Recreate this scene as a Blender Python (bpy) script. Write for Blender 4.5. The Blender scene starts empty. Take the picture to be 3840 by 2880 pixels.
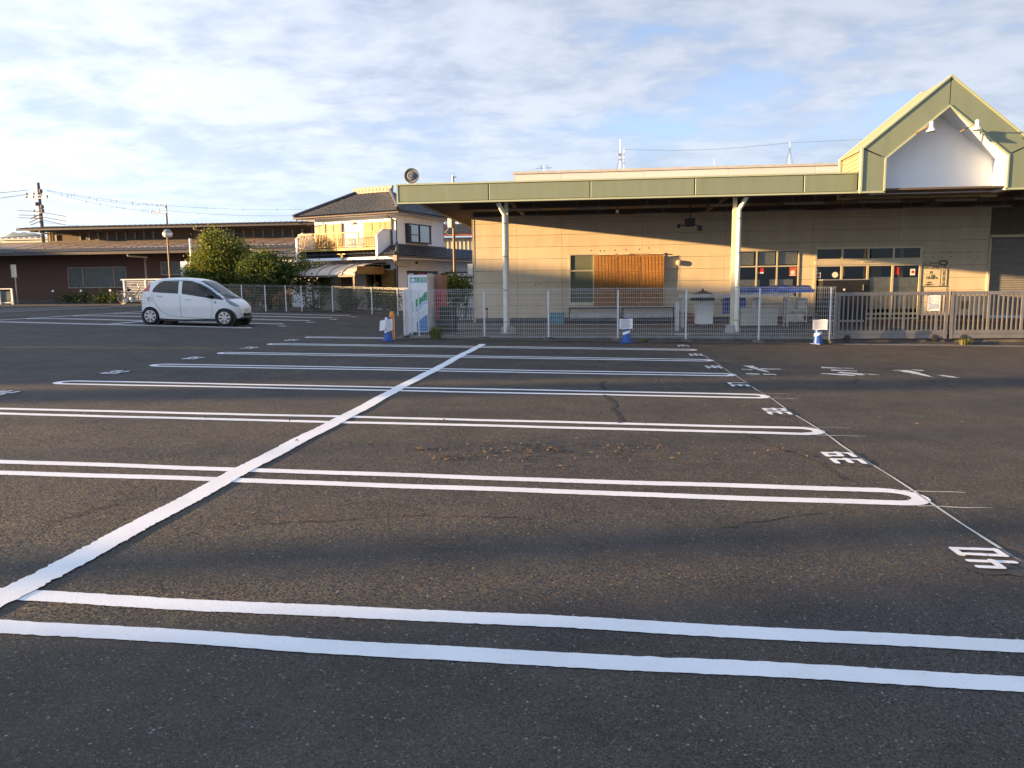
import bpy, math, random
import numpy as np
from mathutils import Vector, Matrix
random.seed(7); RS = np.random.RandomState(7)
S = bpy.context.scene; COL = S.collection
PI = math.pi; R = math.radians

# ------------------------------------------------------------------ camera, sky, sun, exposure
PITCH, ROLL, YAW = .1287, -.0115, .1103
fw = Vector((-math.sin(YAW)*math.cos(PITCH), math.cos(YAW)*math.cos(PITCH), -math.sin(PITCH)))
rt = Vector((math.cos(YAW), math.sin(YAW), 0)); up = rt.cross(fw)
r2 = math.cos(ROLL)*rt + math.sin(ROLL)*up; u2 = -math.sin(ROLL)*rt + math.cos(ROLL)*up
cam = bpy.data.objects.new('camera', bpy.data.cameras.new('camera')); COL.objects.link(cam)
cam.matrix_world = Matrix(((r2.x, u2.x, -fw.x, 0), (r2.y, u2.y, -fw.y, 0), (r2.z, u2.z, -fw.z, 1.5014), (0, 0, 0, 1)))
cam.data.sensor_width = 36; cam.data.lens = 36*2849.29/3840; cam.data.clip_end = 4000; cam.data.clip_start = .05
S.camera = cam
AZ, EL = R(14), R(6.82)
SUN = Vector((-math.cos(AZ)*math.cos(EL), -math.sin(AZ)*math.cos(EL), math.sin(EL)))
sl = bpy.data.lights.new('sun', 'SUN'); sl.energy = 5.0; sl.angle = R(.53); sl.color = (1, .63, .28)
so = bpy.data.objects.new('sun', sl); COL.objects.link(so)
so.rotation_euler = SUN.to_track_quat('Z', 'Y').to_euler(); so.location = (-60, -20, 40)
S.view_settings.view_transform = 'Standard'; S.view_settings.look = 'None'
S.view_settings.exposure = 2.05; S.view_settings.gamma = 1; S.view_settings.use_curve_mapping = False

class NT:
    """small helper to write node trees"""
    def __init__(s, tree): s.t = tree; s.n = tree.nodes; s.l = tree.links
    def new(s, typ, **kw):
        n = s.n.new(typ)
        for k, v in kw.items():
            if k == 'inp':
                for i, x in v.items():
                    if isinstance(x, bpy.types.NodeSocket): s.l.new(x, n.inputs[i])
                    else: n.inputs[i].default_value = x
            else: setattr(n, k, v)
        return n
    def math(s, op, a, b=0., c=None, clamp=False):
        n = s.new('ShaderNodeMath', operation=op, use_clamp=clamp)
        for i, x in enumerate((a, b) if c is None else (a, b, c)):
            if isinstance(x, bpy.types.NodeSocket): s.l.new(x, n.inputs[i])
            else: n.inputs[i].default_value = x
        return n.outputs[0]
    def vmath(s, op, a, b=(0, 0, 0)):
        n = s.new('ShaderNodeVectorMath', operation=op)
        for i, x in enumerate((a, b)):
            if isinstance(x, bpy.types.NodeSocket): s.l.new(x, n.inputs[i])
            else: n.inputs[i].default_value = x
        return n
    def mix(s, f, a, b, mode='MIX'):
        n = s.new('ShaderNodeMix', data_type='RGBA', blend_type=mode)
        for i, x in ((0, f), (6, a), (7, b)):
            if isinstance(x, bpy.types.NodeSocket): s.l.new(x, n.inputs[i])
            else: n.inputs[i].default_value = (*x, 1) if isinstance(x, tuple) and len(x) == 3 else x
        return n.outputs[2]
    def noise(s, vec, scale, detail=3, rough=.55, dist=0.):
        return s.new('ShaderNodeTexNoise', inp={'Vector': vec, 'Scale': scale, 'Detail': detail, 'Roughness': rough, 'Distortion': dist})
    def smooth(s, v, lo, hi, a=0., b=1.):
        n = s.new('ShaderNodeMapRange', interpolation_type='SMOOTHSTEP', inp={0: v, 1: lo, 2: hi, 3: a, 4: b})
        return n.outputs[0]

CLOUD = (36.0, 3.3, 28.8)
def make_world():
    w = bpy.data.worlds.new('World'); S.world = w; w.use_nodes = True
    T = NT(w.node_tree); w.node_tree.nodes.clear()
    out = T.new('ShaderNodeOutputWorld'); bg = T.new('ShaderNodeBackground', inp={'Strength': .0785})
    T.l.new(bg.outputs[0], out.inputs[0])
    sky = T.new('ShaderNodeTexSky', sky_type='NISHITA', sun_disc=False, sun_elevation=EL, altitude=30, air_density=1.0, dust_density=.8, ozone_density=1.6)
    sky.sun_rotation = math.atan2(SUN.x, SUN.y)
    d = T.new('ShaderNodeTexCoord').outputs['Generated']
    sx = T.new('ShaderNodeSeparateXYZ', inp={0: d})
    z = T.math('MAXIMUM', sx.outputs[2], 0.0)
    den = T.math('ADD', z, .15)
    u = T.math('DIVIDE', sx.outputs[0], den); v = T.math('DIVIDE', sx.outputs[1], den)
    p = T.new('ShaderNodeCombineXYZ', inp={0: T.math('ADD', u, CLOUD[0]), 1: T.math('ADD', v, CLOUD[1]), 2: CLOUD[2]}).outputs[0]
    ps = T.vmath('MULTIPLY', p, (.8, 1.0, 1.0)).outputs[0]
    big = T.noise(ps, .55, 5, .55, .25).outputs[0]
    mid = T.noise(ps, 1.9, 7, .58, .3).outputs[0]
    fine = T.noise(T.vmath('MULTIPLY', p, (1.0, 1.2, 1.)).outputs[0], 6.5, 6, .6, .2).outputs[0]
    dens = T.math('ADD', T.math('MULTIPLY', big, .55), T.math('ADD', T.math('MULTIPLY', mid, .33), T.math('MULTIPLY', fine, .12)))
    cover = T.smooth(dens, .37, .50)
    sd = T.vmath('DOT_PRODUCT', d, tuple(SUN)).outputs[1]
    glow = T.math('POWER', T.math('MAXIMUM', T.math('MULTIPLY', T.math('ADD', sd, 1.), .5), 0.), 3.2)
    low = T.smooth(z, .0, .42, 1., 0.)
    shade = T.smooth(T.math('ADD', T.math('MULTIPLY', mid, .6), T.math('MULTIPLY', fine, .4)), .36, .62)   # thin bright edges against grey undersides
    cl = T.mix(shade, (1.22, 1.40, 1.76), (1.85, 2.0, 2.3))
    bright = T.math('ADD', 1.06, T.math('ADD', T.math('MULTIPLY', glow, 2.2), T.math('MULTIPLY', low, .35)))
    cl = T.mix(1., cl, T.new('ShaderNodeCombineColor', inp={0: bright, 1: bright, 2: bright}).outputs[0], 'MULTIPLY')
    blue = T.mix(1., sky.outputs[0], (.62, .56, .62), 'MULTIPLY')
    blue = T.mix(1., blue, T.mix(low, (.55, 1.0, 1.95), (1.0, 1.42, 2.25)), 'ADD')
    col = T.mix(T.math('MULTIPLY', cover, .93), blue, cl)
    hz = T.math('MULTIPLY', T.smooth(z, .0, .24, 1., 0.), .72)   # pale air towards the horizon, white on the sunny side
    hb = T.math('ADD', 1.08, T.math('MULTIPLY', glow, 1.7))
    hazec = T.mix(1., T.mix(T.math('MULTIPLY', glow, 1.3, clamp=True), (1.45, 1.95, 2.5), (2.3, 2.35, 2.4)), T.new('ShaderNodeCombineColor', inp={0: hb, 1: hb, 2: hb}).outputs[0], 'MULTIPLY')
    col = T.mix(hz, col, hazec)
    T.l.new(col, bg.inputs[0])
make_world()

# ------------------------------------------------------------------ materials
MATS = {}
def M(name, col=None, rough=.6, metal=0., var=.08, scale=4., bump=0., bscale=40., spec=.5, dirt=0., trans=0., coat=0., detail=4, aniso=(1, 1, 1)):
    if name in MATS: return MATS[name]
    m = bpy.data.materials.new(name); m.use_nodes = True; MATS[name] = m
    T = NT(m.node_tree); b = m.node_tree.nodes['Principled BSDF']
    pos = T.vmath('MULTIPLY', T.new('ShaderNodeNewGeometry').outputs['Position'], aniso).outputs[0]
    rnd = T.new('ShaderNodeObjectInfo').outputs['Random']
    n = T.noise(pos, scale, detail).outputs[0]
    f = T.math('ADD', T.math('MULTIPLY', n, .8), T.math('MULTIPLY', rnd, .2))
    lo = tuple(max(0, c*(1-2*var)) for c in col); hi = tuple(min(1, c*(1+2*var)) for c in col)
    c = T.mix(T.smooth(f, .25, .75), lo, hi)
    if dirt:
        d = T.smooth(T.noise(pos, scale*.31, 6, .65).outputs[0], .5, .78)
        c = T.mix(T.math('MULTIPLY', d, dirt), c, tuple(x*.45 for x in col))
    T.l.new(c, b.inputs['Base Color'])
    T.l.new(T.math('ADD', rough-.08, T.math('MULTIPLY', n, .16), clamp=True), b.inputs['Roughness'])
    b.inputs['Metallic'].default_value = metal; b.inputs['Specular IOR Level'].default_value = spec
    if coat: b.inputs['Coat Weight'].default_value = coat; b.inputs['Coat Roughness'].default_value = .05
    if bump:
        bn = T.new('ShaderNodeBump', inp={'Strength': bump, 'Distance': .01, 'Height': T.noise(pos, bscale, 4).outputs[0]})
        T.l.new(bn.outputs[0], b.inputs['Normal'])
    return m

def glass(name, tint=(.5, .55, .55), refl=.5, rough=.03, opaque=.0):
    m = bpy.data.materials.new(name); m.use_nodes = True; MATS[name] = m
    T = NT(m.node_tree); m.node_tree.nodes.clear()
    out = T.new('ShaderNodeOutputMaterial')
    fr = T.new('ShaderNodeFresnel', inp={'IOR': 1.5}).outputs[0]
    f = T.math('MULTIPLY', fr, refl, clamp=True)
    n = T.noise(T.new('ShaderNodeNewGeometry').outputs['Position'], 1.2, 2).outputs[0]
    bp = T.new('ShaderNodeBump', inp={'Strength': .06, 'Distance': .02, 'Height': n}).outputs[0]
    tr = T.new('ShaderNodeBsdfTransparent', inp={0: (*tint, 1)}); gl = T.new('ShaderNodeBsdfGlossy', inp={0: (.95, .95, .95, 1), 'Roughness': rough, 'Normal': bp})
    mx = T.new('ShaderNodeMixShader', inp={0: f, 1: tr.outputs[0], 2: gl.outputs[0]})
    res = mx.outputs[0]
    if opaque:
        df = T.new('ShaderNodeBsdfDiffuse', inp={0: (.20, .22, .15, 1)})
        res = T.new('ShaderNodeMixShader', inp={0: opaque, 1: res, 2: df.outputs[0]}).outputs[0]
    T.l.new(res, out.inputs[0]); return m

def leafmat(name, c1, c2, trans=.35):
    m = bpy.data.materials.new(name); m.use_nodes = True; MATS[name] = m
    T = NT(m.node_tree); m.node_tree.nodes.clear()
    out = T.new('ShaderNodeOutputMaterial'); geo = T.new('ShaderNodeNewGeometry')
    n = T.noise(geo.outputs['Position'], 5., 2).outputs[0]
    c = T.mix(T.smooth(T.math('ADD', T.math('MULTIPLY', n, .5), T.math('MULTIPLY', geo.outputs['Random Per Island'], .5)), .25, .75), c1, c2)
    d = T.new('ShaderNodeBsdfPrincipled', inp={'Base Color': c, 'Roughness': .5, 'Specular IOR Level': .35})
    t = T.new('ShaderNodeBsdfTranslucent', inp={0: T.mix(1., c, (1.5, 1.5, .7), 'MULTIPLY')})
    mx = T.new('ShaderNodeMixShader', inp={0: trans, 1: d.outputs[0], 2: t.outputs[0]})
    T.l.new(mx.outputs[0], out.inputs[0]); return m

def asphalt():
    m = bpy.data.materials.new('asphalt'); m.use_nodes = True; MATS['asphalt'] = m
    T = NT(m.node_tree); b = m.node_tree.nodes['Principled BSDF']
    pos = T.new('ShaderNodeNewGeometry').outputs['Position']
    vo = T.new('ShaderNodeTexVoronoi', inp={'Vector': pos, 'Scale': 150., 'Randomness': 1.})
    vs = T.new('ShaderNodeSeparateColor', inp={0: vo.outputs['Color']})
    vo2 = T.new('ShaderNodeTexVoronoi', inp={'Vector': pos, 'Scale': 62.})
    v2 = T.new('ShaderNodeSeparateColor', inp={0: vo2.outputs['Color']})
    fine = T.noise(pos, 260., 3, .6).outputs[0]
    big = T.noise(pos, .23, 5, .6, .4).outputs[0]
    mid = T.noise(pos, 1.7, 6, .6, .2).outputs[0]
    hue = T.noise(T.vmath('ADD', pos, (31, 7, 0)).outputs[0], .5, 4, .6).outputs[0]
    base = T.mix(T.smooth(hue, .38, .62), (.089, .078, .069), (.104, .088, .069))
    base = T.mix(T.smooth(mid, .3, .72), T.mix(1., base, (.78, .78, .8), 'MULTIPLY'), T.mix(1., base, (1.16, 1.15, 1.13), 'MULTIPLY'))
    base = T.mix(T.math('MULTIPLY', T.smooth(big, .52, .68), .4), base, (.032, .032, .035))
    # single stones: darker binder between grey, buff and pale chippings
    st = T.math('POWER', vs.outputs[0], 1.5)
    val = T.math('ADD', .5, T.math('MULTIPLY', st, 1.15))
    stone = T.mix(1., base, T.new('ShaderNodeCombineColor', inp={0: val, 1: val, 2: val}).outputs[0], 'MULTIPLY')
    stone = T.mix(T.smooth(vs.outputs[1], .93, .975), stone, (.22, .21, .19))
    stone = T.mix(T.math('MULTIPLY', T.smooth(v2.outputs[0], .955, .97), T.smooth(vo2.outputs['Distance'], .42, .2)), stone, (.34, .33, .31))
    stone = T.mix(T.math('MULTIPLY', T.smooth(fine, .4, .75), .3), stone, (.02, .02, .022))
    T.l.new(stone, b.inputs['Base Color'])
    b.inputs['Roughness'].default_value = .82; b.inputs['Specular IOR Level'].default_value = .3
    h = T.math('ADD', T.math('MULTIPLY', vo.outputs['Distance'], -.75), T.math('MULTIPLY', fine, .3))
    fac = T.vmath('MULTIPLY', T.vmath('SUBTRACT', vo.outputs['Color'], (.5, .5, .5)).outputs[0], (3.6, 3.6, 0)).outputs[0]
    geo_n = T.vmath('NORMALIZE', T.vmath('ADD', T.new('ShaderNodeNewGeometry').outputs['Normal'], fac).outputs[0]).outputs[0]   # every chipping has its own tilt
    bp = T.new('ShaderNodeBump', inp={'Strength': .4, 'Distance': .005, 'Height': h, 'Normal': geo_n})
    bp2 = T.new('ShaderNodeBump', inp={'Strength': .25, 'Distance': .03, 'Height': mid, 'Normal': bp.outputs[0]})
    T.l.new(bp2.outputs[0], b.inputs['Normal'])
    return m

def paint(name, col, wear):
    m = bpy.data.materials.new(name); m.use_nodes = True; MATS[name] = m
    T = NT(m.node_tree); b = m.node_tree.nodes['Principled BSDF']
    pos = T.new('ShaderNodeNewGeometry').outputs['Position']
    vo = T.new('ShaderNodeTexVoronoi', inp={'Vector': pos, 'Scale': 95.})
    n = T.noise(pos, 2.3, 6, .65).outputs[0]; f = T.noise(pos, 70., 3, .6).outputs[0]
    c = T.mix(T.smooth(n, .35, .7), col, tuple(x*.9 for x in col))
    spots = T.math('MULTIPLY', T.smooth(f, .62, .72), wear)
    c = T.mix(spots, c, (.12, .115, .11))
    scuff = T.math('MULTIPLY', T.smooth(T.noise(T.vmath('MULTIPLY', pos, (1., 6., 1.)).outputs[0], 3., 5, .7).outputs[0], .62, .8), .22)
    c = T.mix(scuff, c, (.35, .33, .31))
    T.l.new(c, b.inputs['Base Color']); b.inputs['Roughness'].default_value = .55
    h = T.math('ADD', T.math('MULTIPLY', vo.outputs['Distance'], -.5), f)
    T.l.new(T.new('ShaderNodeBump', inp={'Strength': .22, 'Distance': .004, 'Height': h}).outputs[0], b.inputs['Normal'])
    return m
asphalt(); WHITE = paint('road_paint', (.80, .80, .79), .25); OLD = paint('worn_paint', (.62, .60, .55), .8)

def PM(name, *a, **k): return M(name, *a, **k)
M('concrete', (.30, .29, .27), .85, var=.12, scale=2.5, bump=.3, bscale=60, dirt=.5)
M('kerb_concrete', (.12, .11, .10), .9, var=.2, scale=3, bump=.4, bscale=50, dirt=.6)
M('siding', (.65, .545, .385), .6, var=.04, scale=2., bump=.12, bscale=55, dirt=.16, aniso=(1.6, 1.6, .45))
M('siding_gap', (.16, .13, .09), .9)
M('upper_cream', (.62, .58, .55), .55, var=.02, scale=.8, dirt=.05)
M('metal_cap', (.45, .44, .40), .5, var=.05)
M('fascia_green', (.185, .22, .15), .5, var=.03, scale=2.2, bump=.05, bscale=20, dirt=.16, aniso=(2.2, 2.2, .35))
M('fascia_trim', (.36, .40, .27), .5, var=.03)
M('soffit', (.10, .075, .055), .8, var=.1, scale=2)
M('gable_white', (.66, .71, .77), .6, var=.02, scale=2, dirt=.10, aniso=(1.8, 1.8, .4))
M('roof_board', (.30, .245, .13), .55, var=.04)
M('column_tan', (.58, .52, .38), .6, var=.05, dirt=.15)
M('pipe_cream', (.74, .71, .62), .5, var=.04, dirt=.12)
M('alu_frame', (.60, .52, .36), .4, metal=.3, var=.04)
M('steel_grey', (.21, .20, .195), .5, metal=.4, var=.06, dirt=.2)
M('dark_steel', (.045, .045, .05), .5, var=.1)
M('black', (.012, .012, .013), .5, var=.1)
M('rubber', (.02, .02, .02), .85, var=.1)
M('white_metal', (.66, .67, .68), .45, var=.04, dirt=.12)
M('white_plastic', (.72, .72, .70), .4, var=.03)
M('galv', (.42, .41, .39), .45, metal=.6, var=.1, dirt=.2)
M('paper', (.80, .80, .80), .7, var=.02)
M('ink', (.12, .12, .13), .8, var=.05)
M('cone_blue', (.02, .095, .36), .4, var=.06, dirt=.15)
M('reflect_white', (.82, .83, .84), .35, var=.03)
M('bollard_orange', (.75, .27, .02), .4, var=.06, dirt=.15)
M('vend_white', (.75, .77, .79), .35, var=.02)
M('vend_green', (.02, .28, .13), .4, var=.03); M('vend_blue', (.09, .22, .48), .4, var=.05); M('vend_pale', (.42, .52, .68), .4, var=.03); M('vend_teal', (.20, .42, .46), .4, var=.04)
M('vend_beige', (.50, .45, .38), .45, var=.03); M('vend_red', (.42, .03, .04), .4, var=.04); M('vend_brown', (.33, .15, .10), .45, var=.05)
M('bamboo', (.46, .215, .055), .7, var=.12, scale=7, bump=.3, bscale=30, aniso=(.6, 1, 9))
M('blue_tarp', (.02, .07, .36), .4, var=.2, scale=5, bump=.6, bscale=9)
M('crate_teal', (.08, .25, .30), .5, var=.08)
M('grey_box', (.42, .42, .37), .5, var=.05, dirt=.2)
M('rust_red', (.20, .07, .04), .7, var=.15)
M('poster_red', (.55, .03, .02), .5, var=.03); M('poster_white', (.72, .72, .70), .5, var=.02); M('poster_yellow', (.70, .50, .02), .5, var=.03)
M('cloud_plastic', (.70, .68, .60), .4, var=.08, scale=6)
M('sign_green', (.06, .09, .05), .7, var=.15, scale=20)
M('shutter_grey', (.30, .29, .27), .55, metal=.2, var=.05, dirt=.2)
M('house_white', (.78, .82, .89), .75, var=.03, scale=1.2, bump=.15, bscale=80, dirt=.08)
M('shutter_tan', (.27, .15, .038), .5, var=.05)
M('rail_tan', (.31, .20, .05), .4, metal=.1, var=.05)
M('tile_dark', (.060, .062, .068), .42, var=.25, scale=9, bump=.2, bscale=30)
M('ridge_cream', (.30, .27, .20), .7, var=.15, scale=6)
M('brown_pipe', (.10, .07, .05), .5, var=.1)
M('window_dark', (.03, .03, .032), .4, metal=.3, var=.05)
M('poly_roof', (.52, .44, .34), .35, var=.06)
M('brick_brown', (.105, .055, .042), .85, var=.16, scale=14, bump=.4, bscale=25, aniso=(1, 1, 3.2))
M('brown_wall2', (.14, .095, .06), .8, var=.08)
M('roof_tile_brown', (.055, .048, .050), .6, var=.2, scale=6, bump=.2, bscale=20)
M('roof_metal_brown', (.17, .12, .09), .5, var=.06, scale=2)
M('louvre', (.15, .12, .095), .6, var=.1)
M('mullion', (.30, .25, .20), .6, var=.08)
M('bark', (.09, .07, .05), .9, var=.25, scale=12, bump=.8, bscale=30)
M('soil', (.07, .055, .04), .95, var=.2, scale=6, bump=.6, bscale=30)
M('hill', (.17, .21, .23), .95, var=.08, scale=.02)  # distance haze is mixed into this base colour as blue-grey
M('far_wall', (.66, .60, .45), .8, var=.06, scale=.4)
M('pole_concrete', (.17, .145, .14), .8, var=.08)
M('wire', (.06, .06, .065), .6, var=.05)
M('car_white', (.72, .73, .72), .28, var=.015, scale=2, coat=.6)
M('car_black', (.015, .015, .017), .3, var=.05); M('alloy', (.55, .55, .56), .3, metal=.8, var=.04)
M('tail_red', (.40, .02, .02), .15, var=.1, coat=.5); M('lamp_clear', (.20, .22, .24), .12, var=.2, scale=20, coat=.8)
M('globe', (.66, .64, .60), .3, var=.03); M('grey_disc', (.10, .115, .13), .75, var=.08)
M('dry_leaf', (.10, .065, .04), .8, var=.35, scale=30)
M('shade_block_wall', (.55, .52, .46), .8, var=.05, scale=.6)  # wall of the unseen blocks added as shade casters
glass('shop_glass', (.62, .64, .62), .8); glass('green_glass', (.20, .23, .18), .7, opaque=.72); glass('car_glass', (.12, .14, .16), 1.1); glass('house_glass', (.25, .28, .30), 4.)
leafmat('leaf_tree', (.045, .075, .015), (.175, .185, .036)); leafmat('leaf_dark', (.026, .050, .013), (.085, .115, .026)); leafmat('grass_blade', (.07, .09, .02), (.19, .18, .06)); leafmat('leaf_bush', (.03, .055, .014), (.10, .12, .035))
MT = MATS

# ------------------------------------------------------------------ mesh builder and object helpers
BASE = {}
def _l(m): return MT[m] if isinstance(m, str) else m
class MB:
    def __init__(s): s.v = []; s.f = []; s.mi = []; s.sm = []
    def add(s, vs, fs, mi=0, smooth=False):
        o = len(s.v); s.v += [tuple(map(float, p)) for p in vs]
        for f in fs: s.f.append(tuple(i+o for i in f)); s.mi.append(mi); s.sm.append(smooth)
        return s
    def box(s, x0, x1, y0, y1, z0, z1, mi=0):
        vs = [(x, y, z) for z in (z0, z1) for y in (y0, y1) for x in (x0, x1)]
        return s.add(vs, [(0, 2, 3, 1), (4, 5, 7, 6), (0, 1, 5, 4), (2, 6, 7, 3), (0, 4, 6, 2), (1, 3, 7, 5)], mi)
    def bev(s, x0, x1, y0, y1, z0, z1, b, mi=0):
        """box with its vertical-plane edges chamfered on the -y face (a panel seen from the front)"""
        vs = [(x0, y1, z0), (x1, y1, z0), (x1, y1, z1), (x0, y1, z1), (x0, y0+b, z0), (x1, y0+b, z0), (x1, y0+b, z1), (x0, y0+b, z1),
              (x0+b, y0, z0+b), (x1-b, y0, z0+b), (x1-b, y0, z1-b), (x0+b, y0, z1-b)]
        return s.add(vs, [(0, 3, 2, 1), (0, 1, 5, 4), (1, 2, 6, 5), (2, 3, 7, 6), (3, 0, 4, 7), (4, 5, 9, 8), (5, 6, 10, 9), (6, 7, 11, 10), (7, 4, 8, 11), (8, 9, 10, 11)], mi)
    def bar(s, p, q, w, h, mi=0, upv=(0, 0, 1)):
        p, q = Vector(p), Vector(q); d = (q-p).normalized(); u = Vector(upv)
        if abs(d.dot(u)) > .98: u = Vector((0, 1, 0))
        a = d.cross(u).normalized()*w/2; b = a.cross(d).normalized()*h/2
        vs = [e+sa*a+sb*b for e in (p, q) for sa, sb in ((-1, -1), (1, -1), (1, 1), (-1, 1))]
        return s.add(vs, [(3, 2, 1, 0), (4, 5, 6, 7)]+[(i, (i+1) % 4, 4+(i+1) % 4, 4+i) for i in range(4)], mi)
    def tube(s, pts, r, n=8, mi=0, caps=True, smooth=True):
        pts = [Vector(p) for p in pts]; rs = r if isinstance(r, (list, tuple)) else [r]*len(pts)
        rings = []; a = None
        for i, p in enumerate(pts):
            d = (pts[min(i+1, len(pts)-1)]-pts[max(i-1, 0)]).normalized()
            if a is None:
                a = d.cross(Vector((0, 0, 1)) if abs(d.z) < .9 else Vector((1, 0, 0))).normalized()
            else: a = (a-d*a.dot(d)).normalized()
            b = d.cross(a)
            rings.append([p+rs[i]*(math.cos(2*PI*k/n)*a+math.sin(2*PI*k/n)*b) for k in range(n)])
        vs = [v for rg in rings for v in rg]; fs = []
        for i in range(len(pts)-1):
            for k in range(n): fs.append((i*n+k, i*n+(k+1) % n, (i+1)*n+(k+1) % n, (i+1)*n+k))
        s.add(vs, fs, mi, smooth)
        if caps: s.add(rings[0], [tuple(range(n))[::-1]], mi); s.add(rings[-1], [tuple(range(n))], mi)
        return s
    def lathe(s, prof, n=16, c=(0, 0, 0), axis='z', mi=0, smooth=True):
        if len(prof) == 3 and prof[0][0] == 0: smooth = False
        vs = []
        for r, h in prof:
            for k in range(n):
                a = 2*PI*k/n; x, y = r*math.cos(a), r*math.sin(a)
                vs.append({'z': (c[0]+x, c[1]+y, c[2]+h), 'y': (c[0]+x, c[1]+h, c[2]+y), 'x': (c[0]+h, c[1]+x, c[2]+y)}[axis])
        fs = [(i*n+k, i*n+(k+1) % n, (i+1)*n+(k+1) % n, (i+1)*n+k) for i in range(len(prof)-1) for k in range(n)]
        return s.add(vs, fs, mi, smooth)
    def prism(s, poly, f0, f1, mi=0):
        """polygon given as 2D points; f0, f1 map a point to the near and the far 3D point"""
        n = len(poly); vs = [f0(*p) for p in poly]+[f1(*p) for p in poly]
        return s.add(vs, [tuple(range(n)), tuple(range(n, 2*n))[::-1]]+[(i, n+i, n+(i+1) % n, (i+1) % n) for i in range(n)], mi)
    def grid(s, P, mi=0, smooth=False):
        """P[i][j] points"""
        n, m = len(P), len(P[0])
        return s.add([p for row in P for p in row], [(i*m+j, i*m+j+1, (i+1)*m+j+1, (i+1)*m+j) for i in range(n-1) for j in range(m-1)], mi, smooth)
    def mesh(s, name, mats, base=(0, 0, 0)):
        me = bpy.data.meshes.new(name); b = Vector(base)
        me.from_pydata([tuple(Vector(v)-b) for v in s.v], [], s.f)
        for m in (mats if isinstance(mats, (list, tuple)) else [mats]): me.materials.append(_l(m))
        me.polygons.foreach_set('material_index', s.mi); me.polygons.foreach_set('use_smooth', s.sm); me.update()
        return me
    def build(s, name, mats, parent=None, **kw):
        base = BASE.get(parent, Vector((0, 0, 0))) if parent else Vector(kw.pop('base', (0, 0, 0)))
        o = bpy.data.objects.new(name, s.mesh(name, mats, base)); COL.objects.link(o)
        if parent: o.parent = parent; BASE[o] = base
        else: o.location = base; BASE[o] = base
        for k, v in kw.items():
            if v is not None: o[k] = v
        return o
def thing(name, label, cat, loc=(0, 0, 0), group=None, rz=0.):
    o = bpy.data.objects.new(name, None); COL.objects.link(o); o.location = loc; o.rotation_euler = (0, 0, rz); o.empty_display_size = .2
    BASE[o] = Vector(loc) if not rz else Vector((0, 0, 0))
    o['label'] = label; o['category'] = cat
    if group: o['group'] = group
    return o
def tagk(label, cat, group=None): return dict(label=label, category=cat, group=group)
def copytree(o, loc=None, rz=None, parent=None, **tags):
    c = o.copy(); COL.objects.link(c)
    if parent: c.parent = parent
    if loc is not None: c.location = loc
    if rz is not None: c.rotation_euler = (0, 0, rz)
    for k, v in tags.items(): c[k] = v
    for ch in [x for x in KIDS.get(o, [])]: copytree(ch, parent=c)
    return c
KIDS = {}
def kids(o):
    KIDS[o] = list(o.children)
    for k in KIDS[o]: kids(k)
def inst(src, name, parent, loc):
    o = bpy.data.objects.new(name, src.data); COL.objects.link(o); o.parent = parent; o.location = loc; BASE[o] = BASE.get(parent); return o
def text(s, size, name, mat, M4, parent=None, ext=.002, **kw):
    cu = bpy.data.curves.new(name, 'FONT'); cu.body = s; cu.size = size; cu.extrude = ext; cu.align_x = 'CENTER'; cu.align_y = 'CENTER'; cu.resolution_u = 3
    sx = kw.pop('sx', 1.); off = kw.pop('bold', 0.); cu.offset = off
    t = bpy.data.objects.new('t', cu); COL.objects.link(t); dg = bpy.context.evaluated_depsgraph_get()
    me = bpy.data.meshes.new_from_object(t.evaluated_get(dg)); bpy.data.objects.remove(t); bpy.data.curves.remove(cu)
    me.transform(Matrix.Diagonal((sx, 1, 1, 1))); me.transform(M4)
    if parent: me.transform(Matrix.Translation(-BASE[parent]))
    me.materials.clear(); me.materials.append(_l(mat)); me.name = name
    o = bpy.data.objects.new(name, me); COL.objects.link(o)
    if parent: o.parent = parent; BASE[o] = BASE[parent]
    for k, v in kw.items(): o[k] = v
    return o
def facing(x, y, z):   # text plane that faces -y (towards the car park)
    return Matrix.Translation((x, y, z)) @ Matrix.Rotation(R(90), 4, 'X')

# ------------------------------------------------------------------ ground
GX = [-700, -60, -40, -20, -9, 40, 700]; GZ = [.9, .75, .63, .466, .147, -.652, -.652]
def gz(x): return float(np.interp(x, GX, GZ))
g = MB()
xs = sorted(set(GX+list(np.arange(-60, 41, 2.)))); ys = [-60, -20, 0, 10, 20, 40, 60, 120, 400, 1500]
g.grid([[(x, y, gz(x)) for x in xs] for y in ys][::-1])
lot = g.build('parking_lot', 'asphalt', kind='structure')
def ribbon(mb, pts, w, jit=0., step=None, dz=.004, mi=0, closed=False):
    P = [Vector((p[0], p[1])) for p in pts]
    if closed: P.append(P[0])
    if step:
        Q = []
        for a, b in zip(P[:-1], P[1:]):
            n = max(1, int((b-a).length/step)); Q += [a.lerp(b, i/n) for i in range(n)]
        P = Q+[P[-1]]
    L, Rr = [], []
    for i, p in enumerate(P):
        if closed and i in (0, len(P)-1): d = P[1]-P[-2]
        else: d = P[min(i+1, len(P)-1)]-P[max(i-1, 0)]
        d.normalize(); n = Vector((-d.y, d.x))
        ww = w[i] if isinstance(w, list) else w
        L.append(p+n*(ww/2+jit*random.gauss(0, 1))); Rr.append(p-n*(ww/2+jit*random.gauss(0, 1)))
    if closed: L[-1] = L[0]; Rr[-1] = Rr[0]
    vs = [(q.x, q.y, gz(q.x)+dz) for ab in zip(L, Rr) for q in ab]
    mb.add(vs, [(2*i, 2*i+1, 2*i+3, 2*i+2) for i in range(len(P)-1)], mi)
def wob(x, ph, a=.009): return a*math.sin(x*.9+ph)+a*.7*math.sin(x*2.3+ph*2.1)+a*.35*math.sin(x*5.1+ph*3)
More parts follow.
